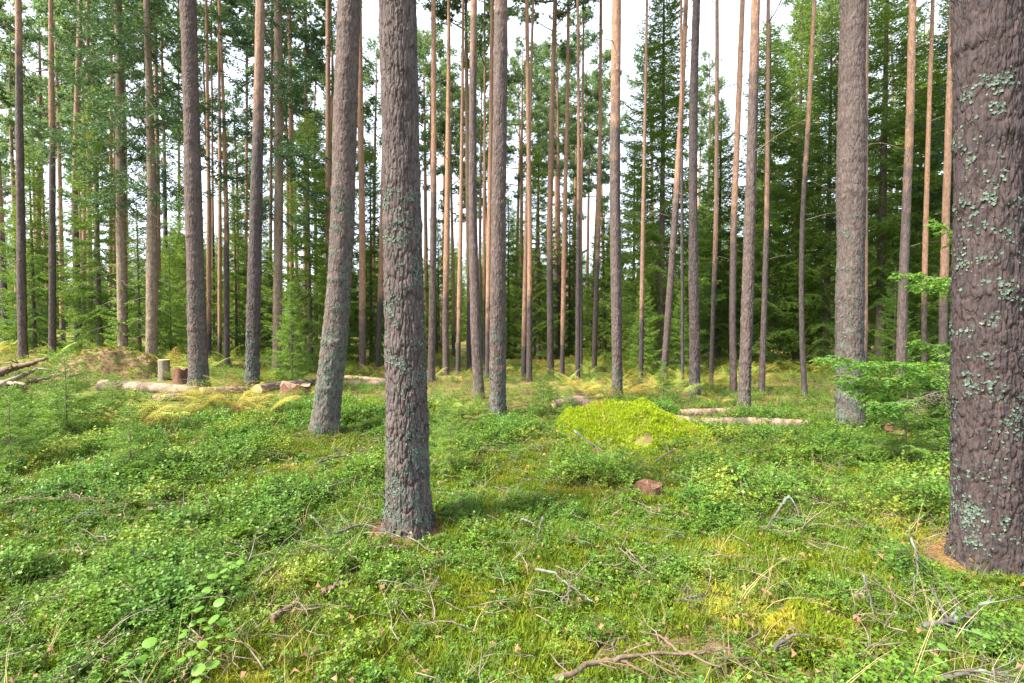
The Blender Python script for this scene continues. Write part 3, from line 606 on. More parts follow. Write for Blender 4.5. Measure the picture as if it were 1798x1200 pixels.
def spruce(key, px, Y, s, label, group='spruces among the pines', rot=0, tr=True):
    x = (px - CX) / F * Y * 1.0
    root = thing('spruce_tree', (x, Y, float(ground(x, Y))), label, 'tree', group, (0, 0, rot), s)
    if tr: link('trunk', SPT[key], root)
    link('crown', SPV[key][0], root); return root
SG = [
 ('A', 1160, 18.5, 1.05, 'tall dense dark spruce behind the slanting pale pine, reaching nearly to the top'),
 ('D', 1112, 21, 1.0, 'shorter spruce filling the space right of the reddish brown boulder pine'),
 ('B', 1262, 21, 0.90, 'mid-height spruce behind the thin orange pine by the logs'),
 ('B', 1345, 19.5, 1.1, 'dark spruce behind the slim pinkish pine by the logs'),
 ('A', 1398, 22, 1.15, 'tall dark spruce with horizontal shelves left of the curved slender pine'),
 ('A', 1450, 18.5, 0.95, 'dark spruce just left of the thick pine with the bough'),
 ('C', 1545, 17, 1.0, 'tall spruce filling the gap right of the thick pine with the bough'),
 ('B', 1610, 20, 1.1, 'spruce behind the ringed brown pine'),
 ('A', 1665, 16, 0.95, 'spruce behind the left edge of the massive right-hand trunk'),
 ('E', 1745, 14, 1.0, 'spruce hidden behind the massive right-hand trunk'),
 ('B', 945, 24, 0.85, 'dark spruce behind the pale tan pine in the middle'),
 ('D', 1000, 25, 0.85, 'low spruce between the thin rusty and thin brown pines'),
 ('D', 1060, 23, 0.8, 'low spruce left behind the boulder pine'),
 ('D', 893, 26, 0.9, 'dim spruce right behind the sturdy middle pine'),
 ('D', 700, 24, 0.95, 'spruce seen in slivers behind the nearest trunk'),
 ('B', 652, 21, 0.75, 'green spruce between the bright orange pine and the nearest trunk'),
 ('B', 590, 20, 0.8, 'spruce behind the leaning trunk'),
 ('D', 545, 18, 1.0, 'spruce with drooping sprays left of the leaning trunk'),
 ('D', 770, 27, 0.8, 'low dim spruce behind the slim pines right of the nearest trunk'),
 ('D', 60, 18, 0.8, 'spruce between the first and second pines of the left edge'),
 ('B', 175, 17, 0.75, 'spruce with grey hanging twigs left of the mossy spruce stem'),
 ('F', 245, 15, 0.75, 'light green young spruce right of the mossy spruce stem'),
 ('F', 300, 16, 0.6, 'small spruce left of the thick grey pine'),
 ('F', 512, 13, 0.44, 'small bright young spruce at the foot of the dark grey spruce stem'),
 ('D', 330, 22, 0.9, 'spruce behind the thick grey pine'),
 ('D', 415, 24, 0.85, 'pale distant spruce left of the salmon-barked pine'),
 ('D', 460, 23, 0.8, 'spruce directly behind the salmon-barked pine'),
 ('F', 1130, 15.5, 0.5, 'light green young spruce below the tall dense spruce'),
 ('F', 1195, 15.8, 0.45, 'little spruce right of the foot of the slanting pale pine'),
 ('F', 1570, 13, 0.50, 'young spruce at the foot of the ringed brown pine'),
]
for q, (k, px, Y, s, lab) in enumerate(SG): spruce(k, px, Y, s, lab, rot=q * 1.3)
# spruces whose own stem is plainly seen: stem traced, crown shared
def stem_spruce(pts, label, Y, key, s, seed, H):
    r = pine(pts, label, (99, 100), (3, 0.3), H, Y, seed, 1, 0, kind='spruce')
    link('crown', SPV[key][0], r[0], (0, 0, 0), (0, 0, seed), s)
stem_spruce([(216, 620, 19), (214, 500, 19), (213, 400, 19), (211, 200, 16), (207, 0, 14)], 'mossy greenish spruce stem rising behind the litter mound on the left', 14.5, 'E', 0.95, 71, 16)
stem_spruce([(266, 645, 22), (267, 500, 22), (267, 350, 17), (262, 150, 13), (257, 0, 11)], 'broad dark spruce stem right of the mossy one', 14.0, 'E', 1.0, 72, 17)
stem_spruce([(485, 657, 17), (488, 500, 16), (490, 300, 15), (489, 100, 15), (488, 0, 14)], 'dark grey spruce stem with drooping boughs right of the salmon-barked pine', 15.5, 'E', 1.0, 73, 17)

# --- background pines and spruces, by loop
VP = []
rs = random.Random(77); pts_used = []
FT = []
for k in range(4):
    h = 19 + k; P = np.array([[0, 0, -.12], [0.05 * k, 0, h * .3], [0.1 * k - .1, 0.1, h * .7], [0.1, 0, h]]); R = np.array([0.125, 0.11, 0.07, 0.02]) * (1 + 0.1 * k)
    FT.append((trunk('trunk', P, R, 0.25, 10, 0, 400 + k, M['bark'], [0, 2, 0, 4][k], [4, 6, 3, 9][k], 0.5, 0.4, 99, .25)[0], h))
def free(x, y, d): return all((x - a) ** 2 + (y - b) ** 2 > d * d for a, b in pts_used)
def bgpine(x, y, s, label, group):
    k = rs.randrange(4); c = rs.randrange(5); root = thing('pine_tree', (x, y, float(ground(x, y))), label, 'tree', group, (rs.uniform(-.02, .02), rs.uniform(-.03, .03), rs.random() * 6.28), s)
    link('trunk', FT[k][0], root); link('crown', PC[c], root, (0, 0, FT[k][1] - PCH[c] * 1.2 + .1), (0, 0, 0), (1.2, 1.2, 1.2)); pts_used.append((x, y))
for q, (px, y, s) in enumerate([(748, 27, .8), (775, 31, .85), (796, 25, .72), (822, 29, .86), (905, 28, .82), (940, 31, .8), (978, 34, .9), (1003, 27, .88), (1032, 30, .84), (1000, 36, .9),
    (720, 33, .9), (765, 25, .72), (840, 24, .7), (918, 25, .68), (985, 24, .66), (1040, 25, .72), (655, 28, .8), (612, 30, .85), (1062, 35, .8), (860, 34, .8), (1150, 33, .95), (1235, 36, .9), (1395, 27, .85), (1440, 24, .8), (1560, 26, .85), (1640, 27, .8), (10, 24, .8), (60, 27, .85), (110, 24, .75), (170, 26, .8), (345, 30, .85), (378, 27, .78), (420, 31, .8), (510, 26, .8), (555, 30, .85)]):
    bgpine((px - CX) / F * y, y, s, 'slender tan pine in the crowd of distant trunks', 'distant pines behind the traced ones')
cnt = 0
for q in range(4000):
    if cnt >= 36: break
    y = rs.uniform(20, 58); px = rs.uniform(-60, 1860); x = (px - CX) / F * y
    dens = 1.0 if px < 620 else (0.42 if px < 1130 else 0.55)
    if (290 < px < 325 or 1095 < px < 1125 or 1262 < px < 1285) : continue
    if rs.random() > dens or not free(x, y, 1.4): continue
    bgpine(x, y, rs.uniform(0.78, 1.0), 'slender tan pine in the crowd of distant trunks', 'distant pines behind the traced ones'); cnt += 1
cnt = 0
for q in range(4000):
    if cnt >= 88: break
    y = rs.uniform(23, 56); px = rs.uniform(-60, 1860); x = (px - CX) / F * y
    dens = 0.45 if px < 620 else (0.8 if px < 1130 else 1.0)
    if rs.random() > dens or not free(x, y, 1.15): continue
    key = rs.choice('BDDDF' if px < 1100 else 'ABCAB'); s = rs.uniform(0.6, 1.0) * (0.80 if px < 1100 else 1.0)
    spruce(key, px, y, s, 'dark spruce in the backdrop behind the distant pines', 'spruces of the backdrop', rs.random() * 6.28); pts_used.append((x, y)); cnt += 1

# ------------------------------------------------------------------ scatter engine (for what nobody could count)
def scatter_group():
    g = bpy.data.node_groups.new('scatter', 'GeometryNodeTree')
    g.interface.new_socket('Geometry', in_out='INPUT', socket_type='NodeSocketGeometry')
    g.interface.new_socket('Collection', in_out='INPUT', socket_type='NodeSocketCollection')
    g.interface.new_socket('Geometry', in_out='OUTPUT', socket_type='NodeSocketGeometry')
    gi = g.nodes.new('NodeGroupInput'); go = g.nodes.new('NodeGroupOutput')
    ci = g.nodes.new('GeometryNodeCollectionInfo'); ci.inputs['Separate Children'].default_value = True; ci.inputs['Reset Children'].default_value = True
    ip = g.nodes.new('GeometryNodeInstanceOnPoints'); ip.inputs['Pick Instance'].default_value = True
    def att(nm, ty):
        a = g.nodes.new('GeometryNodeInputNamedAttribute'); a.data_type = ty; a.inputs[0].default_value = nm; return a.outputs[0]
    g.links.new(gi.outputs[0], ip.inputs['Points']); g.links.new(gi.outputs[1], ci.inputs['Collection'])
    g.links.new(ci.outputs[0], ip.inputs['Instance']); g.links.new(att('rotv', 'FLOAT_VECTOR'), ip.inputs['Rotation'])
    g.links.new(att('sclv', 'FLOAT_VECTOR'), ip.inputs['Scale']); g.links.new(att('pick', 'FLOAT'), ip.inputs['Instance Index'])
    g.links.new(ip.outputs[0], go.inputs[0]); return g
SCG = scatter_group()
def scatter(name, meshes, P, rot, scl, label, seed=0, parent=None, cat=None):
    col = bpy.data.collections.new(name + '_kinds')
    for k, me in enumerate(meshes):
        o = bpy.data.objects.new('%s_kind_%02d' % (name, k), me); col.objects.link(o)
    r = np.random.RandomState(seed); n = len(P)
    me = mesh(name, P, [], [], attrs={'rotv': rot, 'sclv': np.repeat(np.asarray(scl)[:, None], 3, 1), 'pick': r.randint(0, len(meshes), n).astype(float)})
    for m in meshes[0].materials: me.materials.append(m)
    o = link(name, me, parent); tag(o, label, cat, None, 'stuff')
    md = o.modifiers.new('scatter', 'NODES'); md.node_group = SCG
    idn = [i_.identifier for i_ in SCG.interface.items_tree if i_.name == 'Collection'][0]; md[idn] = col
    return o
def sample(n, y0, y1, seed, power=1.0, xk=1.12, xm=0.8):
    """random ground points inside the wedge the camera and its neighbours see; power<1 crowds them near"""
    r = np.random.RandomState(seed); u = r.rand(n)
    y = (y0 ** (2 * power) + u * (y1 ** (2 * power) - y0 ** (2 * power))) ** (1 / (2 * power))
    x = (r.rand(n) * 2 - 1) * (y * xk + xm); return x, y, r
def clear(x, y, pad=0.0):
    ok = np.ones(len(x), bool)
    for a, b, c in OCC + (SOFT if pad > 0 else []): ok &= (x - a) ** 2 + (y - b) ** 2 > (c + pad) ** 2
    return ok

# ------------------------------------------------------------------ boulders, mounds, stumps, logs
def mossy_rock(pxl, pxr, Y, top_py, depth, label, seed, name='boulder', brown=0.0, ntuft=5000, tuft=True, mat=None, skew=0.0, sink=0.15, cat='boulder', tmat=None, lumps=None):
    xl = (pxl - CX) / F * Y; xr = (pxr - CX) / F * Y; x0 = (xl + xr) / 2; rx = (xr - xl) / 2
    zt = at((pxl + pxr) / 2, top_py, Y)[2]; g = float(ground(x0, Y)); hh = zt - g
    n, m = 90, 120; v = np.linspace(0, 1, n)[:, None]; a = np.linspace(0, 2 * math.pi, m, endpoint=False)[None]
    def surf(v, a):
        e = 1 + 0.30 * (fbm(np.cos(a) * 1.4 + seed, np.sin(a) * 1.4 + 5, seed, 3) - 0.5) * 2
        r = v ** 0.95 * e; x = rx * r * np.cos(a) + skew * rx * (1 - v) ** 1; y = depth / 2 * r * np.sin(a)
        z = hh * (1 - v ** 2.5)
        nz = (fbm(x * 2.4 + seed, y * 2.4 + 3, seed + 2, 4) - 0.5) * hh * 0.75 * np.sin(v * 3.0) + (fbm(x * 7 + seed, y * 7 + 3, seed + 7, 4) - .5) * 0.16 * (1 - .6 * v ** 4)
        return np.stack([x + 0 * z, y + 0 * z, z + nz - sink * v ** 3], -1)
    V = surf(v, a); i = np.arange(n - 1)[:, None]; j = np.arange(m)[None]; j2 = (j + 1) % m
    Q = np.stack([i * m + j, (i + 1) * m + j, (i + 1) * m + j2, i * m + j2], -1).reshape(-1, 4)
    root = thing(name, (x0, Y, g), label, cat)
    body = V.copy(); body[..., 2] -= 0.02
    link('rock' if cat == 'boulder' else 'earth', mesh('rock', (body * 0.985).reshape(-1, 3), [Q], M['rock'] if mat is None else mat, smooth=True), root)
    link('moss', mesh('moss', V.reshape(-1, 3), [Q], M['moss_skin'] if brown == 0 else M['rotmoss'], smooth=True), root)
    if tuft:
        r = np.random.RandomState(seed); vv = np.sqrt(r.rand(ntuft)) * 0.99; aa = r.rand(ntuft) * 6.283; pk = fbm(vv * np.cos(aa) * 4 + seed, vv * np.sin(aa) * 4 + 9, seed + 4, 3) < .68; vv = vv[pk]; aa = aa[pk]; ntuft = len(vv)
        P = surf(vv, aa); S = Soup(); k = 7
        c = np.repeat(P, k, 0); d = nrm(np.repeat(nrm(P * np.array([.6 / rx, .6 / depth, .6 / max(hh, .1)])), k, 0) * 0.6 + np.array([0, 0, .5]) + r.normal(0, .5, (ntuft * k, 3)))
        u = nrm(np.cross(d, r.normal(0, 1, d.shape))) * 0.0060; ll = r.uniform(.012, .042, (len(d), 1)); c = c + r.normal(0, .012, c.shape) - d * .004
        S.tris(np.stack([c - u, c + u, c + d * ll], 1)); t = link('moss_tufts', S.mesh('moss_tufts', tmat or M['bright_moss']), root); t['kind'] = 'stuff'
    OCC.append((x0, Y, min(rx, depth / 2) * 0.85)); [OCC.append((x0 + f_ * rx, Y - depth * .4 * (1 - f_ * f_), depth * .12)) for f_ in (-.7, -.35, 0, .35, .7)]
    if rx > depth / 2 * 1.1: OCC.append((x0 - rx * .35, Y, depth * .36)); OCC.append((x0 + rx * .35, Y, depth * .36))
    return root, surf
M['rotmoss'] = plain('litter_moss', (0.08, 0.05, 0.03), (0.24, 0.15, 0.10), 12, (1, 1, 1), 1, .9, (0.10, 0.13, 0.03))
boul = mossy_rock(955, 1240, 7.2, 712, 2.2, 'bright yellow-green mossy boulder in the centre right of the clearing', 5, ntuft=17000)
mossy_rock(1160, 1262, 6.9, 752, 0.8, 'lower mossy shoulder stone at the right foot of the big mossy boulder', 9, ntuft=4500)
mossy_rock(100, 285, 12.2, 612, 2.4, 'brown litter and moss covered mound on the left below the mossy spruce stem', 12, 'earth_mound', 1.0, 3000, True, M['rotwood'], cat='mound', tmat=M['moss'])
mossy_rock(1525, 1612, 8.6, 722, 0.8, 'small moss-capped stone between the thick pine and the massive right-hand trunk', 15, ntuft=4500)
mossy_rock(1405, 1462, 8.6, 742, 0.6, 'low moss cushion at the right end of the pink logs', 17, ntuft=2500, name='moss_cushion', cat='moss cushion')
mossy_rock(606, 680, 9.2, 706, 0.8, 'round green moss hummock between the leaning trunk and the nearest trunk', 19, ntuft=3500, name='moss_cushion', cat='moss cushion')
# moss cushions low in the right corner
mossy_rock(1330, 1560, 2.55, 1105, 0.55, 'yellow moss cushion at the bottom edge right of the forked brown branch', 23, ntuft=9000, name='moss_cushion', cat='moss cushion', sink=.1, tmat=M['moss'])
mossy_rock(1620, 1770, 3.35, 985, 0.5, 'yellow-green moss cushion in front of the massive right-hand trunk', 25, ntuft=6000, name='moss_cushion', cat='moss cushion', sink=.1, tmat=M['moss'])

def log(p0, p1, r, label, seed, mat='log', name='fallen_log', lift=0.42, cat='log', k=22, bend=0.03):
    A = gp(*p0); B = gp(*p1); A[2] += r * lift; B[2] += r * lift; n = 60; t = np.linspace(0, 1, n)[:, None]; L = np.linalg.norm(B - A); r = r * .92
    P = A + (B - A) * t; P[:, 2] += bend * L * 0.3 * np.sin(t[:, 0] * 3.1); P = P - A
    root = thing(name, A, label, cat)
    Rr = r * (1 - 0.18 * t[:, 0]); V, Q, T = tube(P, Rr, k, True, 0.16, seed); S = Soup(); S.add(V, None, Q)
    link('bark', S.mesh('bark', M[mat], True), root)
    for e, (pp, rr_) in enumerate(((P[0], Rr[0]), (P[-1], Rr[-1]))):
        d = nrm(P[-1] - P[0]) * (-1 if e == 0 else 1); ends = V[:k] if e == 0 else V[(n - 1) * k:n * k]
        S2 = Soup(); S2.add(np.concatenate([ends + d * .003, [pp + d * 0.006]]), T=np.stack([np.arange(k), (np.arange(k) + 1) % k, np.full(k, k)], -1)); link('cut_end', S2.mesh('cut_end', M['wood']), root)
    for f in np.linspace(0.1, .9, 5): q = A + (B - A) * f; OCC.append((q[0], q[1], r * 1.1)); SOFT.append((q[0], q[1] - .3, .28))
    return root
log((452, 690), (560, 676), 0.13, 'peeled tan log lying left of the leaning trunk', 1)
log((604, 678), (676, 677), 0.10, 'tan log end showing between the leaning trunk and the nearest trunk', 2)
log((578, 664), (700, 674), 0.07, 'thin reddish pole lying behind the bright orange pine', 3)
log((178, 684), (345, 694), 0.14, 'long grey-tan log lying in front of the litter mound on the left', 4)
log((268, 706), (325, 702), 0.10, 'short tan log piece in front of the long grey-tan log', 5)
log((352, 694), (432, 690), 0.11, 'tan log lying behind the bracken between the two left pines', 6)
log((1232, 750), (1420, 752), 0.105, 'front pink peeled log lying right of the mossy boulder', 7)
log((1150, 738), (1245, 752), 0.10, 'pink cut log touching the right flank of the mossy boulder', 8)
log((1196, 731), (1286, 727), 0.085, 'upper pink log behind the front pink log', 9)
log((972, 716), (1024, 707), 0.10, 'pale pink log chunk left behind the mossy boulder', 10)
log((1008, 712), (1050, 716), 0.10, 'second pale pink log chunk, nearest the boulder pine', 11)
log((975, 702), (1020, 700), 0.05, 'thin reddish stick on the pale pink log chunks', 12)

def stump(px, py, r, h, label, seed, mat='oldwood', topm='wood', jag=0.0):
    g = gp(px, py); k = 28; a = np.arange(k) * 2 * math.pi / k; zz = np.linspace(-0.08, h, 12); S = Soup()
    rr = r * (1 + 0.35 * np.exp(-(zz[:, None] + .08) / 0.08)) * (1 + 0.18 * (vnoise(np.cos(a) * 2 + seed, np.sin(a) * 2 + 4, seed)[None] - .5) * 2) * (1 + .05 * vnoise(zz[:, None] * 30, a[None] * 5, seed))
    V = np.stack([rr * np.cos(a), rr * np.sin(a), zz[:, None] + 0 * a], -1); V[-1, :, 2] += jag * (vnoise(np.cos(a) * 4 + 9, np.sin(a) * 4 + 7, seed) - .5) * 2
    i = np.arange(11)[:, None]; j = np.arange(k)[None]; j2 = (j + 1) % k
    Q = np.stack([i * k + j, i * k + j2, (i + 1) * k + j2, (i + 1) * k + j], -1).reshape(-1, 4)
    root = thing('tree_stump', g, label, 'stump'); link('bark', mesh('bark', V.reshape(-1, 3), [Q], M[mat], smooth=True), root)
    top = V[-1] * np.array([.93, .93, 1]) + np.array([0, 0, .004]); inn = top * np.array([.5, .5, 1]) + np.array([0, 0, -.012 - jag * .3])
    VV = np.concatenate([V[-1] + [0, 0, .001], top, inn, [[0, 0, h - .015]]]); jj = np.arange(k); j2 = (jj + 1) % k
    S.add(VV, Q=np.concatenate([np.stack([q * k + jj, q * k + j2, (q + 1) * k + j2, (q + 1) * k + jj], -1) for q in (0, 1)]), T=np.stack([2 * k + jj, 2 * k + j2, np.full(k, 3 * k)], -1))
    link('cut_top', S.mesh('cut_top', M[topm]), root); OCC.append((g[0], g[1], r * 1.7)); SOFT.extend([(g[0], g[1] - .25, .22), (g[0], g[1] - .5, .2), (g[0], g[1] - .75, .16)]); return root
stump(1141, 866, 0.115, 0.085, 'low rotten brown stump in the undergrowth below the mossy boulder', 1, 'rotwood', 'rotwood', .02)
stump(288, 668, 0.105, 0.46, 'pale grey upright stump right of the litter mound', 2, 'oldwood', 'wood')
stump(320, 672, 0.15, 0.28, 'dark broken stump just left of the thick grey pine', 3, 'rotwood', 'rotwood', .06)
stump(520, 692, 0.28, 0.20, 'dark rotten stump under the peeled tan log', 4, 'rotwood', 'log', .09)
stump(1575, 764, 0.16, 0.16, 'crumbling brown stump in front of the small moss-capped stone', 5, 'rotwood', 'oldwood', .05)

def stone(px, py, r, label, seed, mat='rock'):
    g = gp(px, py); n, m = 14, 20; v = np.linspace(0.02, 1, n)[:, None] * math.pi; a = np.arange(m)[None] * 2 * math.pi / m
    e = 1 + .3 * (fbm(np.cos(a) * np.sin(v) * 1.5 + seed, np.cos(v) * 1.5 + np.sin(a) * 1.2 + 4, seed, 3) - .5) * 2
    V = np.stack([1.3 * r * e * np.sin(v) * np.cos(a), r * e * np.sin(v) * np.sin(a), .8 * r * e * np.cos(v)], -1)
    i = np.arange(n - 1)[:, None]; j = np.arange(m)[None]; j2 = (j + 1) % m
    Q = np.stack([i * m + j, (i + 1) * m + j, (i + 1) * m + j2, i * m + j2], -1).reshape(-1, 4)
    tag(link('stone', mesh('stone', V.reshape(-1, 3), [Q], M[mat], smooth=True), None, g + [0, 0, r * .45]), label, 'stone')
stone(1290, 864, 0.030, 'small pale stone in the undergrowth right of the rotten stump', 1)
stone(1342, 846, 0.024, 'tiny pale stone uphill of the small pale stone', 2)
stone(1505, 1056, 0.045, 'pinkish brown lump in the moss by the grey dead twigs', 3, 'log')

# ------------------------------------------------------------------ sticks and fallen branches
def stick(pts, r0, label, mat='greystick', seed=0, lift=0.10, twigs=0, tl=0.25, name='fallen_branch', cat='branch', forks=()):
    def conv(q):
        l = q[2] if len(q) > 2 else lift; g = gp(q[0], q[1], l); return g
    rs_ = np.random.RandomState(seed + 5)
    for q in pts: g_ = gp(q[0], q[1], 0.02); SOFT.append((g_[0], g_[1], .10)); SOFT.append((g_[0], g_[1] - .13, .10))
    W_ = np.array([conv(q) for q in pts]); o = W_[0].copy(); W_ = W_ - o
    def curve(W, n=24):
        s = np.linspace(0, 1, len(W)); t = np.linspace(0, 1, n); c = np.stack([np.interp(t, s, W[:, q]) for q in range(3)], -1)
        for _ in range(3): c[1:-1] = (c[:-2] + 2 * c[1:-1] + c[2:]) / 4
        L = np.linalg.norm(W[-1] - W[0]); c[1:-1] += rs_.normal(0, 0.006 * L + .001, (n - 2, 3)); return c
    c = curve(W_); root = thing(name, o, label, cat); S = Soup(); n = len(c); L = np.linalg.norm(np.diff(c, axis=0), axis=1).sum()
    S.tube(c, r0 * (1 - .65 * np.linspace(0, 1, n)), 8, 0, True, 0.3, seed); link('stem', S.mesh('stem', M[mat], True), root)
    for f in forks:
        w2 = np.array([conv(q) for q in f]) - o; c2 = curve(w2, 16); S = Soup(); S.tube(c2, r0 * .62 * (1 - .7 * np.linspace(0, 1, 16)), 7, 0, True, .3, seed + 1); link('side_branch', S.mesh('side_branch', M[mat], True), root)
    for q in range(twigs):
        f = rs_.uniform(.15, .98); b = np.array([np.interp(f, np.linspace(0, 1, n), c[:, k]) for k in range(3)]); tn = nrm(c[min(n - 1, int(f * n) + 1)] - c[max(0, int(f * n) - 1)])
        sd = nrm(np.cross(tn, [0, 0, 1.])) * rs_.choice([-1, 1]); d = nrm(tn * rs_.uniform(.3, 1) + sd * rs_.uniform(.4, 1) + np.array([0, 0, rs_.uniform(-.12, .35)]))
        l2 = tl * rs_.uniform(.4, 1.2); m = 6; t = np.linspace(0, 1, m)[:, None]; P = b + d * l2 * t + sd * .12 * l2 * t ** 2 + rs_.normal(0, .012 * l2, (m, 3))
        S = Soup(); S.tube(P, r0 * .32 * (1.1 - t[:, 0]), 5)
        for u in range(3):
            b2 = P[rs_.randint(2, m)]; d2 = nrm(d + rs_.normal(0, .5, 3)); S.tube(np.stack([b2, b2 + d2 * l2 * .2, b2 + d2 * l2 * .38 + [0, 0, .01]]), [r0 * .16, r0 * .12, r0 * .07], 4)
        link('twig', S.mesh('twig', M[mat]), root)
    return root
stick([(975, 1195), (1050, 1165), (1110, 1152), (1190, 1148), (1265, 1172)], 0.0125, 'forked pinkish brown dead branch lying at the bottom centre right', 'brownstick', 1, .15, 7, .24,
      forks=[[(1190, 1148), (1235, 1150), (1270, 1138), (1290, 1142)], [(1085, 1157), (1120, 1180), (1150, 1195)], [(1190, 1148), (1160, 1118), (1120, 1110)]])
stick([(940, 1000), (975, 1008), (1000, 1030), (1045, 1060)], 0.010, 'lichen-grey crooked stick left of the forked brown branch', 'greystick', 2, .13, 2, .12, forks=[[(1005, 1038), (990, 1052), (978, 1063)]])
stick([(953, 908), (947, 932), (944, 950)], 0.009, 'short upright grey peg stick right of the nearest trunk', 'greystick', 3, .12)
stick([(915, 912), (940, 920)], 0.009, 'short pale stick lying beside the peg stick', 'greystick', 4, .12)
stick([(1058, 994), (1080, 995), (1098, 987)], 0.008, 'little curved grey stick in the grass above the forked branch', 'greystick', 5, .12)
stick([(1385, 872, .2), (1362, 905, .1), (1345, 930, .08)], 0.014, 'grey forked dead branch standing in the undergrowth at centre right', 'greystick', 6, .12, 4, .2, forks=[[(1385, 872, .2), (1398, 890, .15), (1405, 915, .08)]])
stick([(478, 1085), (520, 1062)], 0.021, 'broken tan stick with pale wood end in the front left undergrowth', 'brownstick', 7, .10)
stick([(566, 1042), (595, 1030), (618, 1022)], 0.020, 'thick grey-brown stick just right of the broken tan stick', 'brownstick', 8, .12, forks=[[(585, 1034), (598, 1012, .2)]])
stick([(1620, 1098), (1680, 1092), (1705, 1078), (1745, 1048, .18)], 0.014, 'gnarled grey dead branch in the right foreground', 'greystick', 9, .12, 7, .22, forks=[[(1665, 1090), (1650, 1062, .16), (1632, 1030, .22)], [(1665, 1092), (1680, 1070, .15), (1672, 1048, .2)]])
stick([(1600, 945, .25), (1612, 985, .2), (1602, 1055, .1)], 0.008, 'thin pale dead twig standing upright in the right foreground', 'greystick', 10, .12, 3, .14)
stick([(1515, 1010, .25), (1528, 1050, .15), (1535, 1095, .1)], 0.007, 'thin grey twig left of the upright pale twig', 'greystick', 11, .12, 4, .12)
stick([(1355, 1145), (1390, 1120), (1430, 1118)], 0.010, 'arched lichen-green stick on the bottom moss cushion', 'greystick', 12, .13)
stick([(1190, 1055), (1240, 1044)], 0.008, 'thin straight grey stick right of the pink dry leaves', 'greystick', 13, .13, 3, .1)
stick([(1560, 1030, .22), (1575, 1065, .15), (1552, 1105, .10)], 0.006, 'straw-yellow thin stalk in the right foreground', 'brownstick', 14, .1)
stick([(1008, 757, .30), (1032, 775, .22), (1060, 793, .14)], 0.014, 'grey bent stick leaning on the left flank of the mossy boulder', 'greystick', 15, .3, 3, .16)
stick([(1150, 812, .08), (1175, 795, .16), (1190, 788, .22)], 0.011, 'short grey stick at the front foot of the mossy boulder', 'greystick', 16, .2)
stick([(560, 812), (605, 800), (645, 790)], 0.012, 'long dark twig lying between the leaning trunk and the nearest trunk', 'greystick', 17, .12, 5, .3)
stick([(590, 935), (640, 920), (705, 945)], 0.010, 'dark grey twig reaching the foot of the nearest trunk', 'greystick', 18, .12, 3, .2)
stick([(545, 905, .22), (560, 922, .16), (575, 940, .1)], 0.006, 'pale hooked twig left of the nearest trunk foot', 'greystick', 19, .12, 2, .12)
stick([(1285, 815), (1330, 825), (1375, 842)], 0.010, 'dark twig lying beyond the tiny pale stone', 'brownstick', 20, .1, 5, .3)
stick([(1300, 846, .15), (1309, 885, .06)], 0.010, 'short brown upright stick beside the small pale stone', 'brownstick', 21, .1)
stick([(110, 920, .14), (150, 902, .14), (205, 905, .12)], 0.006, 'thin dry twig in the left undergrowth', 'greystick', 22, .12, 4, .2)
stick([(320, 1195, .1), (345, 1140, .14), (380, 1085, .16)], 0.005, 'thin bare stalk among the round-leaved seedlings', 'brownstick', 23, .1)
stick([(1650, 1195), (1720, 1180), (1790, 1192)], 0.010, 'dark twig in the bottom right corner', 'greystick', 24, .12, 6, .25)
# heap of poles at the far left
for q, (a, b, r, l) in enumerate([((-20, 662, .3), (82, 630, .65), .09, 'topmost brown pole of the stick heap at the left edge'),
    ((-25, 655, .25), (60, 640, .5), .07, 'second pole of the stick heap at the left edge, reddish'), ((-30, 690, .1), (70, 648, .42), .08, 'grey pole in the middle of the left-edge stick heap'),
    ((-10, 690, .05), (118, 655, .22), .07, 'low pole of the left-edge stick heap pointing to the mound'), ((-30, 672, .15), (45, 676, .25), .07, 'short flat pole at the bottom of the left-edge stick heap')]):
    stick([a, ((a[0] + b[0]) / 2, (a[1] + b[1]) / 2 - 1, (a[2] + b[2]) / 2), b], r, l, 'brownstick' if q < 2 else 'oldwood', 40 + q, .3, 3, .4, name='fallen_pole', cat='pole')

# ------------------------------------------------------------------ young spruces and the bough on the right
SAP = [spruce_mesh('foliage', 501, 1.0, 0.42, 0.10, 0.075, 5, 0.030, 0.011, 0.013, 0.032, M['needle_light'], 0.1, wr=.004),
       spruce_mesh('foliage', 502, 1.3, 0.55, 0.12, 0.085, 5, 0.032, 0.012, 0.014, 0.035, M['needle_light'], 0.15, wr=.005)]
SAPT = []
for k, h in enumerate((1.0, 1.3)):
    S = Soup(); S.tube(np.array([[0, 0, -.05], [.01, 0, h * .5], [0, 0, h]]), [.012, .008, .003], 7); SAPT.append(S.mesh('stem', M['twig']))
def sapling(px, py, s, k, label, rot=0, Y=None):
    g = gp(px, py) if Y is None else None
    r = thing('young_spruce', g, label, 'sapling', 'knee-high spruce saplings', (0, 0, rot), s); link('stem', SAPT[k], r); link('foliage', SAP[k], r)
sapling(117, 775, 0.95, 1, 'bushy young spruce sapling at the left below the stick heap', .4)
sapling(198, 735, 0.75, 0, 'small spruce sapling in front of the litter mound', 2)
sapling(229, 858, 0.62, 1, 'faint spruce sapling in the left middle undergrowth', 1)
sapling(20, 830, 0.7, 1, 'spruce sapling at the left edge above the bilberries', 3)
sapling(776, 792, 0.62, 0, 'small spruce sapling just right of the nearest trunk', 5)
sapling(792, 832, 0.55, 1, 'feathery spruce seedling in the light green grass right of the nearest trunk', 2.2)
sapling(998, 742, 0.55, 0, 'tiny spruce sapling left of the mossy boulder', 4)
sapling(955, 735, 0.8, 0, 'spruce sapling beside the pale pink log chunks', 3.3)
sapling(1165, 705, 0.8, 0, 'blue-green little spruce at the foot of the slanting pale pine', 1.3)
0 and sapling(66, 735, 0.9, 0, 'spruce sapling between the stick heap and the bushy sapling', .9)
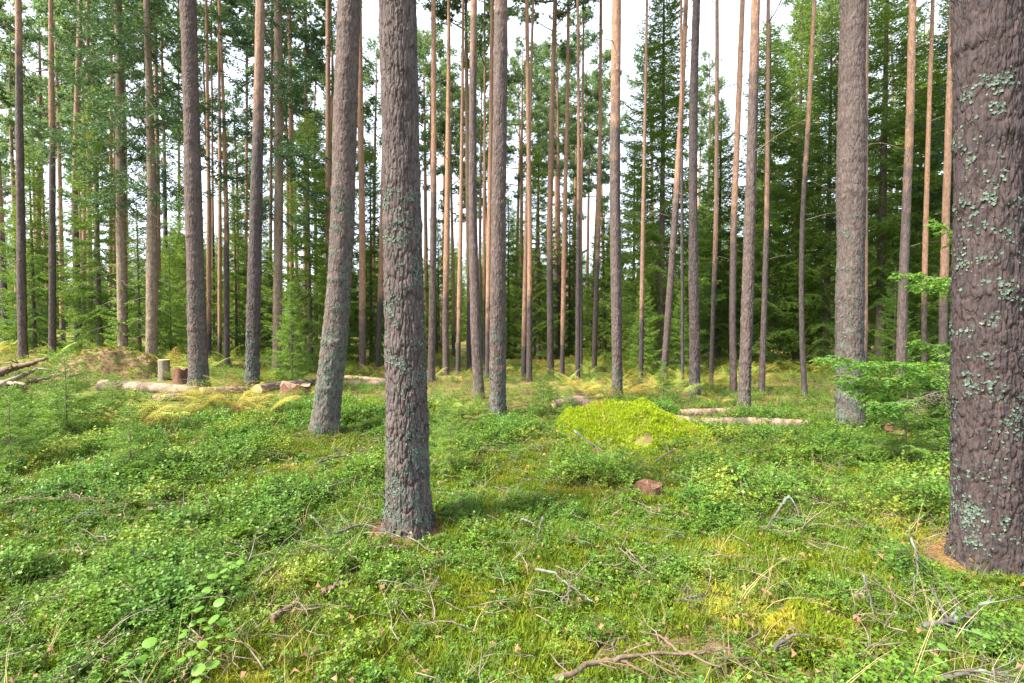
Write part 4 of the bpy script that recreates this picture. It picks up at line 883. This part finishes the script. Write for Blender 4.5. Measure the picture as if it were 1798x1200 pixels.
sapling(1590, 845, 0.8, 1, 'dark low spruce sapling left of the massive right-hand trunk', 2.9)
sapling(1640, 812, 0.8, 1, 'low spruce sapling touching the massive right-hand trunk', 1.1)

def bough(P, seed, wid, mat, nl=0.032, nw=0.015, sp=0.011, tw=0.020, r=.009, green=(0, 1)):
    rs_ = np.random.RandomState(seed); S = Soup(); P = np.asarray(P); s = np.linspace(0, 1, len(P)); n = 26; t = np.linspace(0, 1, n)
    c = np.stack([np.interp(t, s, P[:, q]) for q in range(3)], -1); c += rs_.normal(0, .008, c.shape)
    S.tube(c, r * (1.1 - t), 6, 1); L = np.linalg.norm(np.diff(c, axis=0), axis=1).sum()
    m = int(L / tw / 1.3); 
    for q in range(m):
        f = 0.08 + 0.92 * (q + rs_.rand()) / m; b = np.array([np.interp(f, t, c[:, k]) for k in range(3)]); tn = nrm(c[min(n - 1, int(f * n) + 1)] - c[max(0, int(f * n) - 2)])
        sd = nrm(np.cross(tn, [0, 0, 1.])) * (1 if q % 2 else -1); l2 = wid * (1.08 - f) ** .55 * rs_.uniform(.55, 1.1) * min(1, .5 + f * 2)
        d = nrm(tn * rs_.uniform(.6, 1.1) + sd * rs_.uniform(.5, 1.) + np.array([0, 0, rs_.uniform(-1.0, .35)])); mm = 7; tt = np.linspace(0, 1, mm)[:, None]
        Q_ = b + d * l2 * tt + np.array([0, 0, -.18]) * l2 * tt ** 2; S.tube(Q_, r * .3 * (1.1 - tt[:, 0]), 3, 1, False)
        k = max(3, int(l2 / 0.03)); ff = np.linspace(.15, 1, k); bb = np.stack([np.interp(ff, tt[:, 0], Q_[:, z]) for z in range(3)], -1)
        s2 = nrm(np.cross(d, [0, 0, 1.])); dd = nrm(d * .9 + s2 * (np.where(np.arange(k) % 2, 1, -1) * rs_.uniform(.4, .9, k))[:, None] + rs_.normal(0, .12, (k, 3)))
        ln = l2 * .42 * (1.1 - ff) + .03; 
        if f < green[0]:
            for z in range(k): S.tube(np.stack([bb[z], bb[z] + dd[z] * ln[z] * .7, bb[z] + dd[z] * ln[z]]), [.002, .0015, .001], 3, 1, False)
        else:
            twigs_needles(S, bb, dd, ln, rs_, nl, nw, sp); twigs_needles(S, Q_[:1], d[None], np.array([l2]), rs_, nl, nw, sp)
    return S.mesh('bough', [mat, M['twig']])
bs_x = (1725 - CX) / F * 5.6; bs = thing('young_spruce', (bs_x, 5.6, float(ground(bs_x, 5.6))), 'young spruce mostly hidden behind the massive right-hand trunk, its bright boughs reaching left', 'tree')
bz = bs.location
def BP(px, py, Y): return at(px, py, Y) - np.array(bz)
S = Soup(); S.tube(np.array([[0, 0, -.1], [0, 0, 1.2], [.02, 0, 3.0]]), [.045, .035, .008], 8); link('stem', S.mesh('stem', M['twig']), bs)
for q, (ps, wd, gr) in enumerate([
    ([(1725, 655, 5.6), (1640, 642, 5.5), (1540, 640, 5.3), (1440, 628, 5.1)], .36, .22),
    ([(1725, 690, 5.6), (1640, 680, 5.6), (1560, 682, 5.5), (1480, 676, 5.4)], .36, .2), ([(1725, 690, 5.6), (1640, 700, 5.8), (1570, 700, 5.9), (1500, 690, 6.0)], .36, .1),
    ([(1725, 650, 5.6), (1650, 662, 5.7), (1560, 668, 5.6), (1470, 660, 5.5)], .36, .35),
    ([(1725, 670, 5.6), (1640, 690, 5.3), (1570, 710, 5.1), (1530, 712, 5.0)], .30, .55),
    ([(1725, 620, 5.6), (1670, 612, 5.9), (1605, 598, 6.0)], .34, .0),
    ([(1725, 500, 5.6), (1660, 490, 5.7), (1570, 480, 5.7)], .28, .15),
    ([(1725, 520, 5.6), (1670, 505, 5.9), (1600, 500, 6.0)], .28, .0),
    ([(1725, 700, 5.6), (1660, 730, 5.5), (1600, 748, 5.4)], .28, .3),
    ([(1725, 430, 5.6), (1670, 405, 5.7), (1640, 388, 5.8)], .22, .0),
    ([(1725, 560, 5.6), (1800, 560, 5.7), (1860, 550, 5.8)], .3, .0),
    ([(1725, 640, 5.6), (1800, 650, 5.7), (1870, 640, 5.8)], .3, .0)]):
    P = np.array([BP(*p) for p in ps]); link('bough', bough(P, 600 + q, wd, M['needle_bough'], green=(gr, 1)), bs)

# ------------------------------------------------------------------ bracken
def frond_mesh(seed, L, mat, arch=0.5):
    rs_ = np.random.RandomState(seed); S = Soup(); n = 16; t = np.linspace(0, 1, n)
    P = np.stack([L * t * .85, rs_.normal(0, .01) + 0 * t, L * (0.95 * t - arch * .75 * t ** 2.2)], -1); S.tube(P, .004 * (1.1 - t), 4, 1, False)
    m = 20; ff = np.linspace(.18, 1, m)
    for f in ff:
        b = np.array([np.interp(f, t, P[:, c]) for c in range(3)]); tn = nrm(np.array([np.interp(f, t, np.gradient(P[:, c])) for c in range(3)]))
        for sg in (-1, 1):
            l2 = L * .40 * (1.03 - f) ** .8 * min(1, .55 + (f - .25) * 3) * rs_.uniform(.85, 1.1); d = nrm(np.array([tn[0] * .55, sg, tn[2] * .4 - .15 + rs_.normal(0, .08)])); k = max(3, int(l2 / .022))
            g = np.linspace(0.05, 1, k); bb = b + d * (l2 * g)[:, None] + np.array([0, 0, -.12 * l2]) * (g ** 2)[:, None]
            s2 = nrm(np.cross(d, [0, 0, 1.])); w_ = (.20 * l2 * (1.1 - g) + .005)[:, None]
            for s3 in (-1, 1):
                e = bb + (s2 * s3 * .9 + d * .45) * w_ + rs_.normal(0, .003, bb.shape); S.tris(np.stack([bb - d * .006, bb + d * .007, e], 1), 0)
    return S.mesh('frond', [mat, M['stem']])
FG = [frond_mesh(1, .62, M['fern_gold']), frond_mesh(2, .75, M['fern_gold'], .62), frond_mesh(3, .5, M['fern_gold'], .4)]
FGr = [frond_mesh(4, .62, M['fern_green']), frond_mesh(5, .5, M['fern_green'], .45)]
def fern(px, py, s, green, label, seed, n=9):
    g = gp(px, py); r = thing('bracken_fern', g, label, 'fern', 'bracken ferns in the clearing'); SOFT.append((g[0], g[1], .3 * s)); SOFT.append((g[0], g[1] - .4, .3 * s)); rs_ = random.Random(seed)
    for q in range(n):
        link('frond', rs_.choice(FGr if green else FG), r, (0, 0, 0), (rs_.uniform(-.3, .3), rs_.uniform(-.15, .35), q * 6.283 / n + rs_.uniform(-.4, .4)), s * 1.05 * rs_.uniform(.7, 1.15))
for q, (px, py, s, gr, lab) in enumerate([
 (240, 758, 1.35, 0, 'large golden fern at the left, front of the bracken bank'), (215, 745, 1.15, 1, 'pale green fern left of the large golden fern'),
 (300, 742, 1.1, 1, 'yellow-green fern right of the large golden fern'), (345, 728, 1.1, 0, 'golden fern at the foot of the thick grey pine'),
 (372, 715, .9, 0, 'golden fern just right of the thick grey pine foot'), (405, 724, 1.15, 0, 'tawny fern in front of the salmon-barked pine'),
 (436, 728, .9, 0, 'tawny fern directly below the salmon-barked pine'), (468, 734, 1.1, 0, 'brown-gold fern right below the salmon-barked pine'),
 (492, 716, .85, 0, 'brown-gold fern left of the rotten stump'), (135, 770, .7, 1, 'bright yellow-green fern under the bushy sapling'),
 (330, 700, .8, 0, 'golden fern behind the thick grey pine foot'), (275, 722, .8, 1, 'pale fern in front of the short tan log'),
 (812, 724, .75, 1, 'yellow-green fern right of the nearest trunk, by the bowed pine'), (835, 738, .7, 1, 'lime fern between the nearest trunk and the middle pine'),
 (460, 706, .8, 0, 'golden fern by the peeled tan log'), (1060, 700, .75, 0, 'orange fern left of the boulder pine'),
 (1058, 690, .7, 1, 'yellow fern behind the pale pink log chunks'), (1262, 712, .7, 0, 'orange fern between the two pines by the logs')]):
    fern(px, py, s, gr, lab, q)

# far bracken that reads as one golden carpet
def plantmesh(fr, seed, n=5):
    rs_ = random.Random(seed); V = []; T = []; off = 0; mi = []
    for q in range(n):
        f = rs_.choice(fr); co = np.zeros(len(f.vertices) * 3, np.float32); f.vertices.foreach_get('co', co); co = co.reshape(-1, 3)
        R_ = np.array(Euler((rs_.uniform(-.3, .3), rs_.uniform(-.3, .2), q * 1.26 + rs_.random())).to_matrix()); V.append(co @ R_.T * rs_.uniform(.7, 1.1))
        tri = np.array([list(p.vertices) for p in f.polygons if len(p.vertices) == 3]); T.append(tri + off); off += len(co)
    return mesh('bracken', np.concatenate(V), [np.concatenate(T)], list(f.materials)[:1])
BRG = [plantmesh(FG, k) for k in range(3)] + [plantmesh(FGr, 9), plantmesh(FGr, 10)]
x, y, r = sample(2600, 10.5, 26, 11, 0.8)
px = x / y * F + CX; dens = fbm(x * .35 + 5, y * .35 + 2, 31, 3)
pr = np.where(px < 560, .3, np.where(px < 1010, .25, .75)) * sstep(.44, .60, dens)
ok = clear(x, y, .05) & (r.rand(len(x)) < pr); x, y = x[ok], y[ok]; n = len(x)
scatter('bracken_carpet', BRG, np.stack([x, y, ground(x, y)], -1), np.stack([r.normal(0, .12, n), r.normal(0, .12, n), r.rand(n) * 6.28], -1), r.uniform(.6, 1.15, n), 'golden and orange dying bracken carpeting the ground between the far trunks', 1, cat='bracken')

# ------------------------------------------------------------------ round-leaved seedlings bottom left
def leaf_round(seed):
    rs_ = np.random.RandomState(seed); k = 22; a = np.arange(k) * 2 * math.pi / k; r_ = .5 * (1 + .05 * np.cos(a * 11) + rs_.normal(0, .01, k)) * (1 + .12 * np.cos(a))
    x = .5 + r_ * np.cos(a); y = r_ * np.sin(a) * .92; z = -.35 * (y ** 2) - .15 * (x - .3) ** 2 + rs_.normal(0, .008, k)
    V = np.concatenate([[[0.5, 0, .03]], np.stack([x, y, z], -1)]); jj = np.arange(k); inn = np.stack([.5 + .5 * (x - .5), y * .5, .5 * z + .03 * .5 + .012 * np.cos(a * 6)], -1)
    V = np.concatenate([V, inn]); j2 = (jj + 1) % k
    return mesh('leaf', V, [np.stack([np.zeros(k, int), 1 + k + jj, 1 + k + j2], -1), np.stack([1 + k + jj, 1 + jj, 1 + j2, 1 + k + j2], -1)], M['aspen'], smooth=True)
LR = [leaf_round(k) for k in range(3)]
def seedling(px, py, h, nl, ls, label, seed, leanx=0.1):
    g = gp(px, py); rs_ = random.Random(seed); r = thing('leafy_seedling', g, label, 'seedling', 'round-leaved seedlings'); t = np.linspace(0, 1, 10)
    P = np.stack([leanx * t ** 1.4, .03 * np.sin(t * 5), h * t], -1); S = Soup(); S.tube(P, .0035 * (1.2 - t), 6); link('stem', S.mesh('stem', M['stem'], True), r)
    for q in range(nl):
        f = .25 + .75 * q / max(1, nl - 1); b = [float(np.interp(f, t, P[:, c])) for c in range(3)]; a = q * 2.4 + rs_.uniform(-.4, .4)
        link('leaf', LR[q % 3], r, (b[0] + .02 * math.cos(a), b[1] + .02 * math.sin(a), b[2]), (rs_.uniform(-.35, .35) + .25, rs_.uniform(-.25, .25), a), ls * .85 * rs_.uniform(.6, 1.2))
seedling(318, 1165, .42, 17, .050, 'round-leaved seedling at the front left, tallest of them', 1, .12)
seedling(385, 1185, .36, 14, .052, 'round-leaved seedling with yellow-green leaves right of the tallest one', 2, -.02)
seedling(225, 1215, .22, 9, .055, 'low round-leaved seedling at the bottom left edge', 3, .06)
seedling(345, 1240, .26, 9, .06, 'round-leaved seedling cut by the bottom edge', 4, .0)
seedling(400, 1070, .30, 10, .042, 'bluish round-leaved seedling farther back in the bilberries', 5, .05)
seedling(1620, 1215, .2, 9, .05, 'round-leaved seedling at the bottom right by the gnarled branch', 6, .05)
seedling(1700, 1180, .2, 8, .04, 'small seedling in the bottom right corner', 7, .05)

# ------------------------------------------------------------------ undergrowth
def leafpair(base, d, up, l, w_):
    """folded oval leaf as two quads"""
    s = nrm(np.cross(d, up)); n = len(base); l = l[:, None]; w_ = w_[:, None]
    a = base; b = base + d * l * .35 + s * w_ * .5 + up * w_ * .12; c = base + d * l * .75 + s * w_ * .42 + up * w_ * .08; e = base + d * l
    b2 = base + d * l * .35 - s * w_ * .5 + up * w_ * .12; c2 = base + d * l * .75 - s * w_ * .42 + up * w_ * .08
    return np.stack([a, b, c, e, c2, b2], 1)
def bilberry(seed, h=.2, nst=4, lsz=.017):
    rs_ = np.random.RandomState(seed); S = Soup(); LB = []; LD = []
    for s_ in range(nst):
        az = rs_.rand() * 6.28; tilt = rs_.uniform(.1, .75); d0 = np.array([math.cos(az) * tilt, math.sin(az) * tilt, 1]); hh = h * rs_.uniform(.6, 1.1)
        n = 5; t = np.linspace(0, 1, n)[:, None]; P = np.array([rs_.normal(0, .03), rs_.normal(0, .03), 0]) + nrm(d0) * hh * t + rs_.normal(0, .006, (n, 3)); S.tube(P, .0016 * (1.2 - t[:, 0]), 3, 1, False)
        for b_ in range(rs_.randint(4, 7)):
            f = rs_.uniform(.3, 1.0); b = P[0] + (P[-1] - P[0]) * f; d = nrm(nrm(d0) * .5 + rs_.normal(0, .6, 3) + [0, 0, .25]); l2 = h * rs_.uniform(.2, .45)
            S.tube(np.stack([b, b + d * l2]), [.0011, .0007], 3, 1, False); k = rs_.randint(4, 8); g = np.linspace(.2, 1, k)[:, None]
            LB.append(b + d * l2 * g); s2 = nrm(np.cross(d, [0, 0, 1.])); sg = np.where(np.arange(k) % 2, 1., -1.)[:, None]
            LD.append(nrm(d * .5 + s2 * sg + rs_.normal(0, .3, (k, 3))))
    B = np.concatenate(LB); D = np.concatenate(LD); n = len(B); up = nrm(np.array([0, 0, 1.]) + rs_.normal(0, .38, (n, 3))); up = nrm(up - (up * D).sum(1, keepdims=True) * D)
    L = lsz * rs_.uniform(.7, 1.3, n); V = leafpair(B, D, up, L, L * rs_.uniform(.55, .7, n)); k = np.arange(n)[:, None] * 6
    S.add(V.reshape(-1, 3), Q=np.concatenate([k + [0, 1, 2, 3], k + [0, 3, 4, 5]])); return S.mesh('bilberry', [M['bilberry'], M['stem']])
BB = [bilberry(700 + k, .16 + .02 * (k % 3), 4, .0155 + .003 * (k % 3)) for k in range(7)]
def grass_tuft(seed, mat, h=.18, n=18, wd=.0034, spread=.5):
    rs_ = np.random.RandomState(seed); S = Soup()
    for q in range(n):
        az = rs_.rand() * 6.28; hh = h * rs_.uniform(.5, 1.2); ln = rs_.uniform(.1, spread + .2); t = np.linspace(0, 1, 5)
        P = np.stack([math.cos(az) * hh * ln * t ** 1.7, math.sin(az) * hh * ln * t ** 1.7, hh * (t - .25 * ln * t ** 2.5)], -1) + [rs_.normal(0, .02), rs_.normal(0, .02), 0]
        s_ = np.array([-math.sin(az + .5), math.cos(az + .5), 0]) * wd * .5; W_ = (1.02 - t)[:, None]; A = P - s_ * W_; B = P + s_ * W_
        VV = np.stack([A, B], 1).reshape(-1, 3); i_ = np.arange(4) * 2; S.add(VV, Q=np.stack([i_, i_ + 1, i_ + 3, i_ + 2], -1))
    return S.mesh('grass', mat)
GR = [grass_tuft(k, M['grass'], .15 + .03 * k) for k in range(4)]
ST = [grass_tuft(20 + k, M['straw'], .24 + .06 * k, 5, .0032, .9) for k in range(3)]
def moss_tuft(seed):
    rs_ = np.random.RandomState(seed); n = 90; r_ = .06 * np.sqrt(rs_.rand(n)); a = rs_.rand(n) * 6.28
    b = np.stack([r_ * np.cos(a), r_ * np.sin(a), .018 - 4 * r_ ** 2 + rs_.normal(0, .003, n)], -1); d = nrm(np.stack([b[:, 0] * 9, b[:, 1] * 9, .7 + 0 * a], -1) + rs_.normal(0, .45, (n, 3)))
    u = nrm(np.cross(d, rs_.normal(0, 1, d.shape))) * .0028; S = Soup(); S.tris(np.stack([b - u, b + u, b + d * rs_.uniform(.014, .034, (n, 1))], 1)); return S.mesh('moss', M['moss'])
MS = [moss_tuft(k) for k in range(4)]
def litter(seed):
    rs_ = np.random.RandomState(seed); l = .028; P = np.array([[0, 0, 0], [l * .4, l * .3, .006], [l, 0, .002], [l * .45, -l * .3, .008]]) + rs_.normal(0, .003, (4, 3)); S = Soup(); S.add(P, Q=[[0, 1, 2, 3]]); return S.mesh('fallen_leaf', M['litter'])
LT = [litter(k) for k in range(4)]
def twiglet(seed):
    rs_ = np.random.RandomState(seed); S = Soup(); L = rs_.uniform(.15, .4); t = np.linspace(0, 1, 6)[:, None]; P = np.array([1, 0, 0.05]) * L * t + rs_.normal(0, .02, (6, 3)) * L; S.tube(P, .0035 * (1.1 - t[:, 0]), 4)
    for q in range(4): b = P[rs_.randint(1, 5)]; d = nrm(np.array([.7, rs_.choice([-1, 1]) * .7, rs_.uniform(-.1, .5)])); S.tube(np.stack([b, b + d * L * .3]), [.002, .001], 3)
    return S.mesh('twig', M['twig'])
TW = [twiglet(k) for k in range(5)]
def rot3(r, n, tl): return np.stack([r.normal(0, tl, n), r.normal(0, tl, n), r.rand(n) * 6.28], -1)
def G3(x, y, dz=0.0): return np.stack([x, y, ground(x, y) + dz], -1)
def patch(x, y, s, seed, a, b): return sstep(a, b, fbm(x * s + 11, y * s + 7, seed, 3))

OCC.append((-0.8, 3.95, 0.30))
x, y, r = sample(34000, 1.7, 9.5, 1, .8); ok = clear(x, y, .03) & (r.rand(len(x)) < .10 + .90 * patch(x, y, 1.5, 41, .38, .56) * (.45 + .55 * patch(x, y, .5, 48, .34, .56))); x, y = x[ok], y[ok]; n = len(x)
scatter('bilberry_undergrowth', BB, G3(x, y, -.01), rot3(r, n, .15), (.38 + .95 * patch(x, y, 1.3, 47, .38, .60)) * r.uniform(.75, 1.2, n) * np.clip(.72 + .09 * (y - 2), .72, 1), 'green bilberry shrubs with small oval leaves covering the near forest floor', 1, cat='undergrowth')
x, y, r = sample(20000, 9.3, 30, 2, .7); ok = clear(x, y, .03) & (r.rand(len(x)) < .08 + .92 * patch(x, y, .6, 42, .46, .62)); x, y = x[ok], y[ok]; n = len(x)
scatter('far_undergrowth', BB, G3(x, y, -.01), rot3(r, n, .15), r.uniform(.7, 1.3, n), 'low green undergrowth between the farther trunks', 2, cat='undergrowth')
x, y, r = sample(40000, 1.7, 9, 3, .75); ok = clear(x, y, .0) & (r.rand(len(x)) < .25 + .75 * patch(x, y, .8, 43, .38, .55)); x, y = x[ok], y[ok]; n = len(x)
scatter('moss_carpet', MS, G3(x, y), rot3(r, n, .15), r.uniform(.7, 1.8, n), 'yellow-green feather moss between the bilberry shrubs', 3, cat='moss')
x, y, r = sample(15000, 1.7, 24, 4, .55); ok = clear(x, y, .0) & (r.rand(len(x)) < .12 + .88 * patch(x, y, .7, 44, .44, .58)); x, y = x[ok], y[ok]; n = len(x)
scatter('grass', GR, G3(x, y), rot3(r, n, .15), r.uniform(.5, 1.1, n), 'thin green grass growing in patches through the undergrowth', 4, cat='grass')
x, y, r = sample(3600, 1.7, 22, 5, .5); ok = clear(x, y, .0) & (r.rand(len(x)) < .15 + .85 * patch(x, y, .6, 45, .46, .6)); x, y = x[ok], y[ok]; n = len(x)
scatter('dry_grass', ST, G3(x, y), rot3(r, n, .25), r.uniform(.5, 1.2, n), 'scattered straw-coloured grass stalks', 5, cat='grass')
x, y, r = sample(12000, 1.7, 16, 6, .6); n = len(x)
scatter('leaf_litter', LT, G3(x, y, .03) + np.stack([0 * x, 0 * x, r.rand(n) * .07], -1), np.stack([r.normal(0, .5, n), r.normal(0, .5, n), r.rand(n) * 6.28], -1), r.uniform(.5, 1.5, n), 'fallen brown and pinkish leaves on the moss', 6, cat='leaf litter')
x, y, r = sample(3000, 1.7, 14, 7, .6); n = len(x)
scatter('twig_litter', TW, G3(x, y, .05) + np.stack([0 * x, 0 * x, r.rand(n) * .08], -1), rot3(r, n, .2), r.uniform(.5, 1.3, n), 'small dry twigs strewn over the forest floor', 7, cat='twigs')
# grass stalks drooping over the boulder
r = np.random.RandomState(8); n = 45; vv = np.sqrt(r.rand(n)) * .95; aa = -r.rand(n) * math.pi; Pb = boul[1](vv, aa)
b_ = scatter('boulder_grass', ST, Pb, np.stack([r.uniform(.1, .9, n), r.normal(0, .5, n), r.rand(n) * 6.28], -1), r.uniform(.4, .8, n), None, 8, boul[0])

LG = [bilberry(740 + k, .085, 5, .0115) for k in range(4)]
x, y, r = sample(16000, 1.7, 8, 12, .8); ok = clear(x, y, .0) & (r.rand(len(x)) < .15 + .85 * patch(x, y, 1.2, 49, .40, .58)); x, y = x[ok], y[ok]; n = len(x)
scatter('lingonberry_undergrowth', LG, G3(x, y), rot3(r, n, .15), r.uniform(.6, 1.3, n), 'low small-leaved lingonberry shoots filling the moss between the taller shrubs', 12, cat='undergrowth')
r = np.random.RandomState(18); n = 260; vv = r.uniform(.80, 1.0, n); aa = r.rand(n) * 6.283; Pb = boul[1](vv, aa)
scatter('boulder_shrubs', LG + BB[:2], Pb - [0, 0, .01], rot3(r, n, .3), r.uniform(.5, .9, n), None, 19, boul[0])
# distant woodland closing the view
x = []; y = []; r = np.random.RandomState(9)
for k in range(520):
    yy = r.uniform(60, 150); xx = r.uniform(-1.15, 1.15) * yy; x.append(xx); y.append(yy)
x = np.array(x); y = np.array(y); n = len(x)
scatter('distant_woodland', [SPV['B'][0], SPV['D'][0], SPV['A'][0]], G3(x, y), rot3(r, n, .02), r.uniform(.8, 1.3, n), 'far-off dark spruce wood closing the view between the trunks', 9, cat='woodland')
